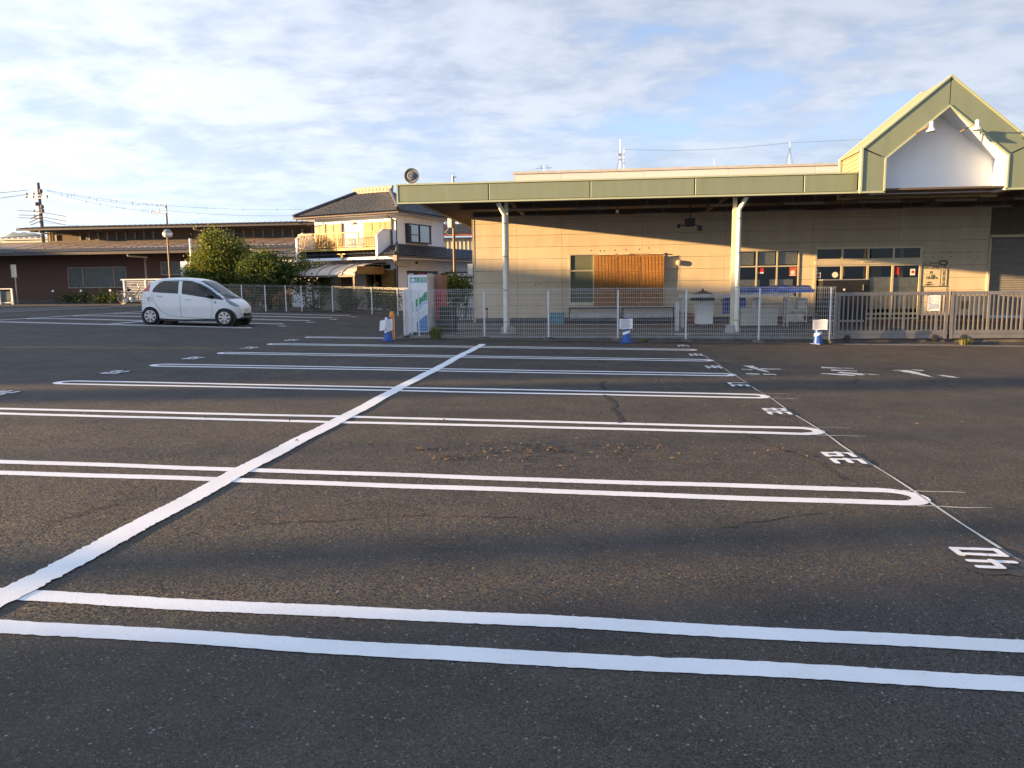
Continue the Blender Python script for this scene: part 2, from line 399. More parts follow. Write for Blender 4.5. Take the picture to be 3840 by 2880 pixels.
def bay_marking(name, xl, xr, y, gap=.163, w=.12, jit=0., step=.25, ph=0., **kw):
    r = gap; pts = []
    n = int((xr-xl)/step)
    for i in range(n+1):
        x = xl+r+w/2+(xr-xl-2*r-w)*i/n; pts.append((x, y-r+wob(x, ph)))
    for k in range(1, 12): a = -PI/2+PI*k/12; pts.append((xr-r-w/2+(r*1.5)*math.cos(a)-.06*math.cos(a), y+r*math.sin(a)))
    for i in range(n+1):
        x = xr-r-w/2-(xr-xl-2*r-w)*i/n; pts.append((x, y+r+wob(x, ph+1.3)))
    for k in range(1, 12): a = PI/2+PI*k/12; pts.append((xl+r+w/2+(r*1.5)*math.cos(a)-.06*math.cos(a), y+r*math.sin(a)))
    mb = MB(); ribbon(mb, pts, w, jit, closed=True); return mb.build(name, WHITE, lot, **kw)
XL, XR, XC, Y1 = -8.086, 2.344, -2.818, 18.069
for k in range(0, 9):
    y = Y1-(k-1)*2.5
    bay_marking('bay_line', XL, XR, y, jit=.0018 if k > 4 else .0015, step=.03 if k > 5 else (.08 if k > 3 else .2), ph=k*1.7)
mb = MB(); n = 900
ribbon(mb, [(XC+.01*math.sin(i*.031)+.006*math.sin(i*.11), -2+20.9*i/n) for i in range(n+1)], .17, .004, dz=.008); mb.build('centre_line', WHITE, lot)
# second car park area on the left
for k, y in enumerate((24., 26.6, 29.2, 31.8, 34.2)):
    bay_marking('bay_line', -21.3, -11.3, y, jit=.002, step=.25, ph=k*2.1+.4)
mb = MB(); ribbon(mb, [(-16.35, 24+i*.5) for i in range(21)], .14, .003, dz=.008); ribbon(mb, [(-21.35, 23.7+i*.5) for i in range(24)], .14, .003, dz=.008); mb.build('centre_line', WHITE, lot)
mb = MB(); ribbon(mb, [(-28.1, 32.+i*.5) for i in range(26)], .13, .003); ribbon(mb, [(-30.5, 36.+i*.5) for i in range(14)], .13, .003); mb.build('edge_line', WHITE, lot)
# numbers: stencil strokes on a small grid; the reader's right is (rx, ry), his up (ux, uy)
SEG = {'0': 'abcdef', '1': 'bc', '2': 'abged', '3': 'abgcd', '4': 'fgbc', '5': 'afgcd', '6': 'afgedc', '7': 'abc', '8': 'abcdefg', '9': 'abcdfg'}
def number(s, cx, cy, rd, ud, cw, ch, t, name='bay_number'):
    mb = MB(); bgd = MB()
    L = {'a': ((0, 1), (1, 1)), 'b': ((1, .5), (1, 1)), 'c': ((1, 0), (1, .5)), 'd': ((0, 0), (1, 0)), 'e': ((0, 0), (0, .5)), 'f': ((0, .5), (0, 1)), 'g': ((0, .5), (1, .5))}
    tot = len(s)*cw+(len(s)-1)*t*1.3
    def P(u, v): return (cx+rd[0]*u+ud[0]*v, cy+rd[1]*u+ud[1]*v)
    for i, c in enumerate(s):
        u0 = -tot/2+i*(cw+t*1.3)
        for q in SEG[c]:
            (a, b), (c2, d) = L[q]
            pu = lambda e: u0+t/2+e*(cw-t); pv = lambda e: -ch/2+t/2+e*(ch-t)
            ua, ub = sorted((pu(a), pu(c2))); va, vb = sorted((pv(b), pv(d)))
            k = t*.28; x0, x1, y0, y1 = ua-t/2, ub+t/2, va-t/2, vb+t/2
            if q == 'd' and False: pass
            poly = [(x0+k, y0), (x1-k, y0), (x1, y0+k), (x1, y1-k), (x1-k, y1), (x0+k, y1), (x0, y1-k), (x0, y0+k)]
            pts = [P(*p) for p in poly]
            if (rd[0]*ud[1]-rd[1]*ud[0]) < 0: pts = pts[::-1]
            dz = .008+.0012*'abcdefg'.index(q)
            mb.add([(p[0], p[1], gz(p[0])+dz) for p in pts], [tuple(range(8))])
    ring = []
    for q in range(28):
        aa = 2*PI*q/28; sq = max(abs(math.cos(aa)), abs(math.sin(aa)))**.75; rr_ = random.uniform(.93, 1.12)
        ring.append(P((tot/2+.06)*math.cos(aa)/sq*rr_, (ch/2+.05)*math.sin(aa)/sq*rr_))
    if (rd[0]*ud[1]-rd[1]*ud[0]) < 0: ring = ring[::-1]
    bgd.add([(p[0], p[1], gz(p[0])+.004) for p in ring], [tuple(range(28))])
    o = mb.build(name, WHITE, lot, label='white painted bay number '+s); bgd.build('number_patch', M('fresh_asphalt', (.042, .040, .040), .9, var=.3, scale=20, bump=.4, bscale=120), lot)
for i, s in enumerate(('40', '39', '38', '37', '36', '35', '34')):
    yy = 4.31+2.5*i-(.02*i); number(s, 2.16, yy, (0, 1), (-1, 0), .145 if i == 0 else .19, .27, .042 if i == 0 else .05)
for i, s in enumerate(('30', '29', '28', '27', '26')):
    number(s, -8.0, 9.35+2.5*i, (0, -1), (1, 0), .19, .27, .05)
for i, s in enumerate(('24', '23', '22', '21')):
    number(s, -10.75, 25.3+2.6*i, (0, 1), (-1, 0), .19, .27, .05)
# faded stop lettering, chalk, cracks
mb = MB()
for pts, w in (([(2.85, 14.62), (2.92, 13.95), (3.0, 13.6)], [.16, .13, .05]), ([(2.93, 14.1), (3.34, 14.1)], [.16, .09]), ([(2.62, 14.02), (2.78, 13.9)], [.06, .1]), ([(2.56, 13.27), (2.78, 13.25)], [.16, .13]), ([(2.84, 13.25), (3.05, 13.24)], [.12, .1]),
               ([(4.15, 14.5), (4.42, 14.46)], [.2, .14]), ([(4.42, 14.44), (4.7, 14.46)], [.05, .06]), ([(4.2, 14.08), (4.62, 14.0)], [.2, .08]), ([(4.22, 13.72), (4.42, 13.6), (4.5, 13.35)], [.22, .2, .12]), ([(3.86, 13.5), (4.1, 13.42), (4.35, 13.28)], [.08, .2, .14]), ([(4.5, 13.62), (4.8, 13.42)], [.06, .05]),
               ([(5.3, 14.2), (5.46, 14.2)], [.06, .08]), ([(5.48, 14.28), (5.52, 13.95)], [.22, .24]), ([(5.52, 13.95), (5.57, 13.2)], [.2, .06]), ([(5.7, 14.38), (5.84, 14.24)], [.1, .14]), ([(5.83, 13.55), (5.95, 13.22)], [.1, .12])):
    P = []
    for a, b in zip(pts[:-1], pts[1:]): P += [(a[0]+(b[0]-a[0])*i/7, a[1]+(b[1]-a[1])*i/7) for i in range(7)]
    P.append(pts[-1]); W_ = list(np.interp(np.linspace(0, 1, len(P)), np.linspace(0, 1, len(w)), w))
    ribbon(mb, P, W_, .014)
mb.build('road_lettering', OLD, lot, label='faded white stop lettering worn to patches')
mb = MB(); ribbon(mb, [(2.33+.01*math.sin(i), 3.2+i*.35) for i in range(40)], .014, .003)
for y in (3.4, 5.35, 5.75, 7.85, 8.3, 10.4, 10.85, 13.0, 15.5):
    ribbon(mb, [(2.2+i*.1, y+.01*math.sin(i*2+y)) for i in range(6)], .012, .003)
mb.build('chalk_line', OLD, lot)
mb = MB()
def crack(pts, w, jit=.03):
    P = []
    for a, b in zip(pts[:-1], pts[1:]):
        n = max(2, int(math.dist(a, b)/.06)); P += [(a[0]+(b[0]-a[0])*i/n+random.gauss(0, jit*.5), a[1]+(b[1]-a[1])*i/n+random.gauss(0, jit*.5)) for i in range(n)]
    P.append(pts[-1]); ribbon(mb, P, [w*random.uniform(.25, 1.3) for _ in P], .001)
crack([(.13, 11.9), (.06, 11.55), (.14, 10.95)], .05); crack([(.12, 10.4), (.25, 9.65), (.22, 9.2), (.27, 8.7), (.27, 8.25)], .055)
crack([(-1.9, 17.8), (-2.0, 17.3), (-1.95, 16.4)], .03); crack([(-1.3, 13.2), (-1.45, 12.4)], .02); crack([(1.5, 7.9), (1.7, 7.2), (1.9, 6.6), (1.95, 6.0)], .02)
crack([(3.6, 12.5), (4.0, 12.2), (4.25, 12.9)], .02); crack([(5.3, 11.9), (5.35, 12.3)], .02); crack([(3.1, 16.5), (3.15, 15.9)], .04); crack([(-5.5, 12.9), (-2.5, 12.2), (-1, 11.9)], .012)
crack([(-2.1, 4.4), (-1.2, 4.7), (-.4, 4.75)], .012); crack([(.8, 4.7), (1.3, 5.0), (1.5, 5.1)], .012); crack([(-3.4, 4.3), (-3.2, 4.9), (-3.25, 5.2)], .014); crack([(3.0, 11.5), (6.5, 11.7), (9.5, 11.5)], .012)
mb.build('crack', M('crack_dark', (.012, .011, .010), .95, var=.2), lot)
# aprons, kerb and the shop's slab
mb = MB(); mb.grid([[(x, y, gz(x)+.006) for x in np.linspace(6.2, 18, 7)] for y in (20.95, 20.2)]); mb.build('concrete_apron', 'kerb_concrete', kind='structure')
mb = MB(); mb.grid([[(x, y, gz(x)+.006+.01*random.random()) for x in np.linspace(-5.75, 6.3, 40)] for y in (21.0, 20.75, 20.5, 20.25+.0)]); mb.build('dirt_strip', 'soil', kind='structure')
mb = MB(); mb.box(-5.2, 20, 21.0, 29.6, -.5, .09); yard = mb.build('forecourt', 'kerb_concrete', kind='structure')
mb = MB(); mb.box(6.6, 18, 27.3, 29.15, .09, .13); mb.build('entrance_floor', M('red_tile', (.10, .06, .045), .7, var=.12, scale=5), kind='structure')

# ------------------------------------------------------------------ shop building
YF, YG, YW = 21.9, 21.55, 29.2
shop = thing('shop_building', 'long cream shop with green canopy fascia and a green framed gable', 'shop', (4, YW, .09))
def P_(name, mat, fn, parent=shop, **kw):
    mb = MB(); fn(mb); return mb.build(name, mat, parent, **kw)
# backing body (closed box so that no light leaks), then siding boards one by one
OPEN = [(-1.0, 2.56, .78, 2.66), (5.0, 7.42, .95, 2.70), (7.96, 11.68, .09, 2.76), (13.98, 20, .09, 3.0)]
def cut(rects, o):
    out = []
    for (a, b, c, d) in rects:
        if o[0] >= b or o[1] <= a or o[2] >= d or o[3] <= c: out.append((a, b, c, d)); continue
        if a < o[0]: out.append((a, o[0], c, d))
        if b > o[1]: out.append((o[1], b, c, d))
        aa, bb = max(a, o[0]), min(b, o[1])
        if c < o[2]: out.append((aa, bb, c, o[2]))
        if d > o[3]: out.append((aa, bb, o[3], d))
    return out
def body(mb):
    rects = [(-4.66, 20, .09, 4.19)]
    for o in OPEN: rects = cut(rects, o)
    for (a, b, c, d) in rects: mb.box(a, b, YW, YW+.14, c, d)
    mb.box(-4.66, -4.52, YW+.14, 46, .0, 5.4); mb.box(19.86, 20, YW+.14, 46, .0, 5.4); mb.box(-4.5, 19.8, 45.9, 46, 0, 5.4)
    mb.box(-4.5, 19.8, YW+.15, 45.8, 4.0, 4.15); mb.box(-4.5, 19.8, YW+.15, 45.8, -.05, .085)
P_('backing_wall', 'siding_gap', body)
P_('plinth', 'dark_steel', lambda m: [m.box(a, b, YW-.025, YW, .09, .25) for a, b in ((-4.64, 7.94), (11.7, 13.95))])
JX = [-4.66, -2.98, -1.28, 1.74, 4.76, 7.84, 10.86, 13.95]
z0 = .255; rows = []
zz = 1.175
H_ = .4445
levels = [.255]+[1.61-.4445*2+H_*i for i in range(0, 20)]
levels = [l for l in levels if l < 4.17]+[4.175]
for i, (a, b) in enumerate(zip(JX[:-1], JX[1:])):
    for j, (c, d) in enumerate(zip(levels[:-1], levels[1:])):
        if d-c < .03: continue
        rc = [(a+.004, b-.004, c+.004, d-.004)]
        for o in OPEN: rc = cut(rc, o)
        rc = [q for q in rc if q[1]-q[0] > .02 and q[3]-q[2] > .02]
        if not rc: continue
        for q in rc: MB().bev(q[0], q[1], YW-.018, YW-.001, q[2], q[3], .005).build('siding_panel', 'siding', shop)
P_('corner_trim', 'siding', lambda m: (m.box(-4.68, -4.62, YW-.03, YW-.018, .1, 4.17), m.box(-4.70, -4.66, YW-.03, YW+.1, .1, 4.17)))
# canopy: slab, purlins, fascia panels, trims
P_('canopy_roof', 'soffit', lambda m: (m.box(-5.66, 6.95, YF+.03, YW+.13, 4.20, 4.36), m.box(6.95, 11.25, YG+.85, YW+.13, 4.20, 4.36), m.box(11.25, 20, YF+.03, YW+.13, 4.20, 4.36), m.box(-5.66, -4.67, YW+.13, 40, 4.20, 4.36)))
P_('canopy_beam', 'soffit', lambda m: [m.box(-4.5, 20, y, y+.09, 4.03, 4.2) for y in (22.55, 25.6, 28.4)]+[m.box(x, x+.1, YF+.1, YW, 4.06, 4.2) for x in (-2.7, 3.9, 11.3)])
fx = [-5.68, -3.03, -.16, 2.71, 5.61, 7.02]
for a, b in zip(fx[:-1], fx[1:]):
    P_('fascia_panel', 'fascia_green', lambda m: m.bev(a+.012, b-.012, YF, YF+.05, 3.925, 4.385, .012))
P_('fascia_back', 'siding_gap', lambda m: m.box(-5.68, 7.0, YF+.05, YF+.07, 3.88, 4.42))
P_('fascia_trim', 'fascia_trim', lambda m: (m.box(-5.70, 7.02, YF-.025, YF+.12, 3.87, 3.915), m.box(-5.70, 7.02, YF-.03, YF+.15, 4.39, 4.435), m.box(-5.705, -5.66, YF-.012, YF+.06, 3.915, 4.39)))
P_('fascia_board', 'fascia_green', lambda m: (m.box(-5.70, -5.66, YF+.07, 40, 4.17, 4.40),))
P_('fascia_trim', 'fascia_trim', lambda m: (m.box(-5.715, -5.64, YF+.13, 40, 4.40, 4.44), m.box(-5.71, -5.62, YF+.07, 40, 4.145, 4.17)))
# gable house over the entrance
GO = [(6.99, 3.85), (6.99, 4.98), (9.1, 6.73), (11.21, 4.98), (11.21, 3.85)]
GI = [(7.57, 3.85), (7.57, 4.72), (9.1, 6.0), (10.63, 4.72), (10.63, 3.85)]
def gpan(m, q, e=.012):
    c = (sum(p[0] for p in q)/4, sum(p[1] for p in q)/4)
    sh = [(p[0]+(c[0]-p[0])*.015, p[1]+(c[1]-p[1])*.03) for p in q]
    m.prism(sh[::-1], lambda u, v: (u, YG+.06, v), lambda u, v: (u, YG, v))
for i in range(4):
    q = [GO[i], GO[i+1], GI[i+1], GI[i]]
    P_('gable_panel', 'fascia_green', lambda m: gpan(m, q))
def ringp(m, A, B, y0, y1):
    for i in range(len(A)-1):
        q = [A[i], A[i+1], B[i+1], B[i]]
        m.prism(q[::-1], lambda u, v: (u, y1, v), lambda u, v: (u, y0, v))
off = lambda pts, d: [(pts[0][0]-d, pts[0][1]), (pts[1][0]-d, pts[1][1]+d*.4), (pts[2][0], pts[2][1]+d*1.3), (pts[3][0]+d, pts[3][1]+d*.4), (pts[4][0]+d, pts[4][1])]
P_('gable_trim', 'fascia_trim', lambda m: (ringp(m, off(GO, .035), off(GO, -.015), YG-.03, YG+.10), ringp(m, off(GI, .012), off(GI, -.03), YG-.025, YG+.05), m.box(6.96, 7.60, YG-.025, YG+.06, 3.83, 3.875), m.box(10.6, 11.24, YG-.025, YG+.06, 3.83, 3.875)))
P_('gable_lining', 'gable_white', lambda m: (ringp(m, off(GI, .10), off(GI, -.025), YG+.061, YG+.78), ))
P_('gable_core', 'fascia_green', lambda m: ringp(m, off(GO, .0), off(GI, .09), YG+.062, YG+.12))
P_('gable_wall', 'gable_white', lambda m: m.prism([(7.5, 3.87), (10.7, 3.87), (10.7, 4.76), (9.1, 6.06), (7.5, 4.76)], lambda u, v: (u, YG+.74, v), lambda u, v: (u, YG+.80, v)))
def sidewall(m):
    for x0, x1 in ((6.99, 7.05), (11.15, 11.21)):
        n = 5
        for k in range(n): m.box(x0, x1, YG+.12, 23.3, 4.44+k*.112, 4.44+(k+1)*.112-.012)
for x0, x1 in ((6.99, 7.05), (11.15, 11.21)):
    for k in range(5): P_('side_board', 'roof_board', lambda m: m.box(x0, x1, YG+.12, 23.3, 4.44+k*.112, 4.44+(k+1)*.112-.012))
def groof(m):
    for sg in (-1, 1):
        for k in range(7):
            t0, t1 = k/7, (k+1)/7
            a = (9.1+sg*2.16*(1-t0), 4.97+1.76*t0); b = (9.1+sg*2.16*(1-t1)-.0, 4.97+1.76*t1)
            m.prism([a, b, (b[0], b[1]-.05), (a[0], a[1]-.05+.012)], lambda u, v: (u, YG+.11, v), lambda u, v: (u, 23.3, v))
P_('gable_roof', 'roof_board', groof)
P_('gable_end_frame', 'fascia_trim', lambda m: (ringp(m, off(GO, .04), off(GI, .25), 23.3, 23.45),))
P_('gable_end_wall', 'roof_board', lambda m: m.prism(GO, lambda u, v: (u, 23.2, v), lambda u, v: (u, 23.28, v)))
P_('gable_soffit', 'soffit', lambda m: m.box(7.0, 11.2, YG+.07, 23.2, 3.90, 3.95))
P_('fascia_panel', 'fascia_green', lambda m: m.bev(11.26, 14.2, YF, YF+.05, 3.925, 4.385, .012)); P_('fascia_panel', 'fascia_green', lambda m: m.bev(14.22, 17.2, YF, YF+.05, 3.925, 4.385, .012))
# upper storey parapet behind the canopy
UX = [-3.14, -1.3, 1.82, 4.94, 8.1, 11.2, 14.3]
P_('parapet_core', 'siding_gap', lambda m: m.box(-3.10, 19, 30.02, 30.4, 4.3, 5.76))
for a, b in zip(UX[:-1], UX[1:]): P_('parapet_panel', 'upper_cream', lambda m: m.bev(a+.006, b-.006, 30., 30.03, 4.37, 5.77, .006))
P_('parapet_side', 'upper_cream', lambda m: m.box(-3.16, -3.12, 30., 44, 4.37, 5.77))
P_('parapet_cap', 'metal_cap', lambda m: (m.box(-3.2, 19, 29.95, 30.45, 5.77, 5.86), m.box(-3.2, -2.9, 30.45, 44, 5.77, 5.86)))
P_('roof_slab', 'metal_cap', lambda m: m.box(-4.66, 20, 29.4, 46, 4.3, 4.36))
# columns with rainwater pipes
def column(x, pipe_dx, elbow):
    c = P_('column', 'column_tan', lambda m: (m.box(x-.055, x+.055, 22.42, 22.54, .09, 4.05),))
    px = x+pipe_dx
    P_('rain_pipe', 'pipe_cream', lambda m: m.tube([(px, 22.34, .12), (px, 22.34, 3.55), (px+elbow*.05, 22.30, 3.64), (px+elbow*.16, 22.12, 3.88)], .066, 14), c)
    P_('pipe_band', 'galv', lambda m: [m.lathe([(.070, -.015), (.074, -.015), (.074, .015), (.070, .015)], 14, (px, 22.34, z)) for z in (.45, 1.38, 2.35, 3.3)], c)
    P_('footing', 'concrete', lambda m: m.lathe([(.23, 0), (.19, .22), (.0, .23)], 4, (x+.02, 22.45, .09), smooth=False), c)
column(-2.60, -.04, -1); column(3.90, .10, 1); column(12.15, -.1, -1)
# windows
def window(name, x0, x1, z0, z1, verts, horiz, glassm='shop_glass', fw_=.05, y=YW-.045, frame='alu_frame', parent=shop, d=.07):
    f = MB(); f.box(x0, x1, y, y+d, z0, z0+fw_); f.box(x0, x1, y, y+d, z1-fw_, z1); f.box(x0, x0+fw_, y, y+d, z0+fw_, z1-fw_); f.box(x1-fw_, x1, y, y+d, z0+fw_, z1-fw_)
    for v in verts: f.box(v-fw_/2, v+fw_/2, y+.005, y+d-.005, z0+fw_, z1-fw_)
    for (h, a, b) in horiz: f.box(a, b, y+.008, y+d-.008, h-fw_/2, h+fw_/2)
    w = f.build(name, frame, parent)
    vs = [x0]+sorted(verts)+[x1]
    for a, b in zip(vs[:-1], vs[1:]):
        hs = sorted(h for h, p, q in horiz if p <= (a+b)/2 <= q); zs = [z0]+hs+[z1]
        for c, e in zip(zs[:-1], zs[1:]):
            MB().add([(a+.02, y+d*.6, c+.02), (b-.02, y+d*.6, c+.02), (b-.02, y+d*.6, e-.02), (a+.02, y+d*.6, e-.02)], [(0, 1, 2, 3)]).build('pane', glassm, w)
    return w
w1 = window('window', -1.0, 2.56, .78, 2.66, [-.08, .8, 1.68], [(2.03, -1., 2.56)], 'green_glass')
P_('window_stop', 'alu_frame', lambda m: m.box(-1.05, 2.6, YW-.07, YW-.02, .72, .78))
w2 = window('window', 5.0, 7.42, .95, 2.70, [5.9, 6.63], [(2.10, 5.0, 7.42)], frame='alu_frame')
P_('transom_blind', 'cloud_plastic', lambda m: [m.box(a, b, YW+.03, YW+.035, 2.16, 2.62) for a, b in ((5.08, 5.8), (5.98, 6.56), (6.7, 7.34))], w2)
d1 = window('entrance_door', 7.96, 11.68, .12, 2.76, [8.92, 9.83, 10.70], [(2.30, 7.96, 11.68), (2.10, 7.96, 11.68), (.33, 7.96, 11.68)], fw_=.075)
P_('door_header', 'alu_frame', lambda m: (m.box(7.98, 11.66, YW-.065, YW-.046, 2.12, 2.29), m.box(9.6, 9.95, YW-.10, YW-.066, 2.20, 2.235)), d1)
P_('door_film', 'cloud_plastic', lambda m: (m.box(9.92, 10.66, YW+.012, YW+.016, .5, 1.66), m.box(10.78, 11.58, YW+.012, YW+.016, .5, 1.64)), d1)
P_('window_film', 'cloud_plastic', lambda m: (m.box(5.12, 6.05, YW+.02, YW+.025, 1.0, 1.62), m.box(6.39, 7.22, YW+.02, YW+.025, 1.0, 1.62)), w2)
def posters(m):
    m.box(8.03, 8.19, YW-.012, YW-.009, 1.65, 1.86, 0); m.box(11.31, 11.48, YW-.012, YW-.009, 1.71, 1.94, 0); m.box(8.02, 8.1, YW-.012, YW-.009, 1.9, 1.98, 0)
    m.lathe([(0, -.006), (.105, -.006), (.105, 0)], 20, (8.70, YW-.008, 1.76), 'y', 0)
    m.box(10.69, 10.92, YW-.012, YW-.009, 1.74, 2.0, 1); m.box(8.94, 9.02, YW-.012, YW-.009, 1.72, 2.02, 2)
    for (x, z) in ((8.11, 1.75), (11.395, 1.83)): m.lathe([(0, -.004), (.05, -.004), (.05, 0)], 12, (x, YW-.013, z), 'y', 1)
P_('door_sticker', ['poster_white', 'poster_red', 'poster_yellow'], posters, d1)
def posters2(m):
    m.box(5.96, 6.16, YW-.012, YW-.009, 1.90, 2.03, 0); m.box(5.96, 6.16, YW-.012, YW-.009, 1.84, 1.895, 1)
    m.box(7.08, 7.33, YW-.012, YW-.009, 1.74, 2.05, 2); m.lathe([(0, -.004), (.075, -.004), (.075, 0)], 16, (7.2, YW-.013, 1.87), 'y', 1); m.box(7.1, 7.31, YW-.014, YW-.0125, 1.755, 1.785, 1)
P_('window_sticker', ['poster_red', 'poster_white', M('poster_orange', (.50, .10, .04), .5)], posters2, w2)
P_('window_sticker', 'poster_red', lambda m: m.box(-.88, -.68, YW+.03, YW+.035, 2.12, 2.27), w1)
# dim shop interior behind the glass
def interior(m):
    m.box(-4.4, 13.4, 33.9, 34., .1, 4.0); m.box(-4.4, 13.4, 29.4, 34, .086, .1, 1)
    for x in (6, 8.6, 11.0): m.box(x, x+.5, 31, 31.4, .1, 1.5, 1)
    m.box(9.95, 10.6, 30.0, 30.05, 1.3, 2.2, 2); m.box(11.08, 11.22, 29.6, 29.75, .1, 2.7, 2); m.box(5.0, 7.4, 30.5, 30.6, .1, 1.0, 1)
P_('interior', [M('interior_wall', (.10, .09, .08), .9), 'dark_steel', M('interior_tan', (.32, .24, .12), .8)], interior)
# roller shutter bay on the right
def shutter(m):
    n = 34
    for k in range(n):
        z = .26+k*(2.72/n); m.add([(14.02, YW+.06, z), (20, YW+.06, z), (20, YW+.035, z+.04), (14.02, YW+.035, z+.04), (14.02, YW+.06, z+.08), (20, YW+.06, z+.08)], [(0, 1, 2, 3), (3, 2, 5, 4)])
sh = P_('roller_shutter', 'shutter_grey', shutter)
P_('bottom_bar', 'white_metal', lambda m: m.box(14.02, 20, YW+.02, YW+.06, .14, .25), sh)
P_('shutter_jamb', 'siding', lambda m: (m.box(13.93, 14.0, YW-.06, YW+.1, .1, 3.05), m.box(13.93, 20, YW-.06, YW+.1, 3.0, 3.1)))
# vent pipe stub, gas box, painted sale sign with printed text
P_('vent_pipe', 'siding', lambda m: m.lathe([(.095, .1), (.10, -.09), (.085, -.10), (0, -.10)], 20, (3.07, YW-.02, 2.28), 'y'))
P_('wall_box', 'white_plastic', lambda m: (m.box(-4.90, -4.71, YW+.0, YW+.2, 1.95, 2.35),))
sg = P_('sale_sign', ['siding', 'sign_green'], lambda m: (m.box(11.74, 12.58, YW-.03, YW-.018, 1.30, 1.92, 0), m.box(12.345, 12.36, YW-.034, YW-.03, 1.30, 1.9, 1), m.box(11.74, 12.6, YW-.036, YW-.03, 1.285, 1.315, 1), m.box(11.735, 11.75, YW-.034, YW-.03, 1.0, 1.9, 1), m.box(12.57, 12.585, YW-.034, YW-.03, 1.0, 1.9, 1),
   m.grid([[(11.87+.125*k*math.cos(a), YW-.034, 2.13+.06*k*math.sin(a)) for k in (.8, 1.)] for a in np.linspace(0, 2*PI, 25)], 1), m.add([(12.42+(.17 if q % 2 else .14)*math.cos(2*PI*q/32), YW-.034, 2.14+(.11 if q % 2 else .085)*math.sin(2*PI*q/32)) for q in range(32)]+[(12.42+.10*math.cos(2*PI*q/32), YW-.034, 2.14+.05*math.sin(2*PI*q/32)) for q in range(32)], [(q, (q+1) % 32, 32+(q+1) % 32, 32+q) for q in range(32)], 1), m.box(12.0, 12.25, YW-.034, YW-.03, 2.12, 2.15, 1), m.box(11.8, 12.15, YW-.034, YW-.03, 1.735, 1.745, 1)))
text('コメコメセール', .155, 'lettering', 'sign_green', facing(12.10, YW-.034, 1.975), sg, bold=.002, sx=.82)
text('月', .10, 'lettering', 'sign_green', facing(12.02, YW-.034, 1.80), sg, bold=.003)
text('食品', .11, 'lettering', 'sign_green', facing(11.92, YW-.034, 1.61), sg, bold=.004, sx=.7); text('50', .20, 'lettering', 'sign_green', facing(12.09, YW-.034, 1.63), sg, bold=.008, sx=.7); text('%', .09, 'lettering', 'sign_green', facing(12.22, YW-.034, 1.6), sg, bold=.003)
for z in (1.78, 1.58, 1.38): text('日', .10, 'lettering', 'sign_green', facing(12.46, YW-.034, z-.05), sg, bold=.003); P_('lettering', 'sign_green', lambda m: m.lathe([(.025, -.004), (.045, -.004), (.045, 0)], 14, (12.46, YW-.03, z+.045), 'y'), sg)
text('二割引', .06, 'lettering', 'sign_green', facing(11.95, YW-.034, 1.44), sg, bold=.002); text('ご奉仕デー', .07, 'lettering', 'sign_green', facing(11.98, YW-.034, 1.36), sg, bold=.002)
P_('screw_hole', 'dark_steel', lambda m: [m.box(x, x+.05, YW-.022, YW-.017, z, z+.018) for z in (2.53, 2.34) for x in np.arange(11.75, 13.6, .3)]+[m.box(x, x+.04, YW-.022, YW-.017, z, z+.04) for x, z in ((-2.3, 1.5), (-2.12, 1.52), (-.2, 2.76), (.15, 2.74), (.3, 2.74), (.7, 2.76), (1.1, 2.77), (1.6, 2.78), (1.95, 2.82))])
P_('stain', M('stain_brown', (.30, .20, .10), .8), lambda m: m.box(13.05, 13.4, YW-.021, YW-.018, .48, .76))
# fluorescent strip lights under the canopy
def strip(mb, x, y, z):
    mb.box(x-.6, x+.6, y-.04, y+.04, z+.02, z+.06, 0); mb.tube([(x-.58, y-.02, z), (x+.58, y-.02, z)], .016, 8, 1); mb.box(x-.35, x-.33, y-.01, y+.01, z+.06, 4.2, 0); mb.box(x+.33, x+.35, y-.01, y+.01, z+.06, 4.2, 0)
st = thing('strip_light', 'bare fluorescent strip hanging under the canopy', 'ceiling light', (0, 0, 3.88), 'fluorescent strips under the canopy')
mb = MB(); strip(mb, 0, 0, 3.88); hs = MB(); hs.v = mb.v; hs.f = mb.f; hs.mi = mb.mi; hs.sm = mb.sm
f1 = MB(); f1.box(-.6, .6, -.04, .04, 3.90, 3.94); f1.box(-.35, -.33, -.01, .01, 3.94, 4.2); f1.box(.33, .35, -.01, .01, 3.94, 4.2); f1.build('housing', M('strip_housing', (.20, .18, .15), .6), st)
f1 = MB(); f1.tube([(-.58, -.02, 3.88), (.58, -.02, 3.88)], .016, 8); f1.build('tube', M('dead_tube', (.35, .34, .32), .4), st)
kids(st); FR = [-2.3, -.24, 1.93, 4.1, 6.3, 8.5, 10.68, 12.9]; BR = [-2.4, -.23, 1.94, 4.08, 6.34, 8.54, 10.72, 12.9]
for j, (lst, y, nm) in enumerate(((FR, 24.5, 'front'), (BR, 27., 'back'))):
    for i, x in enumerate(lst):
        if i+j == 0: o = st; o.location = (x, y, 3.88)
        else: o = copytree(st, (x, y, 3.88))
        o['label'] = ('%s fluorescent strip counted from the left in the %s row under the canopy' % (('first', 'second', 'third', 'fourth', 'fifth', 'sixth', 'seventh', 'eighth')[i], nm))
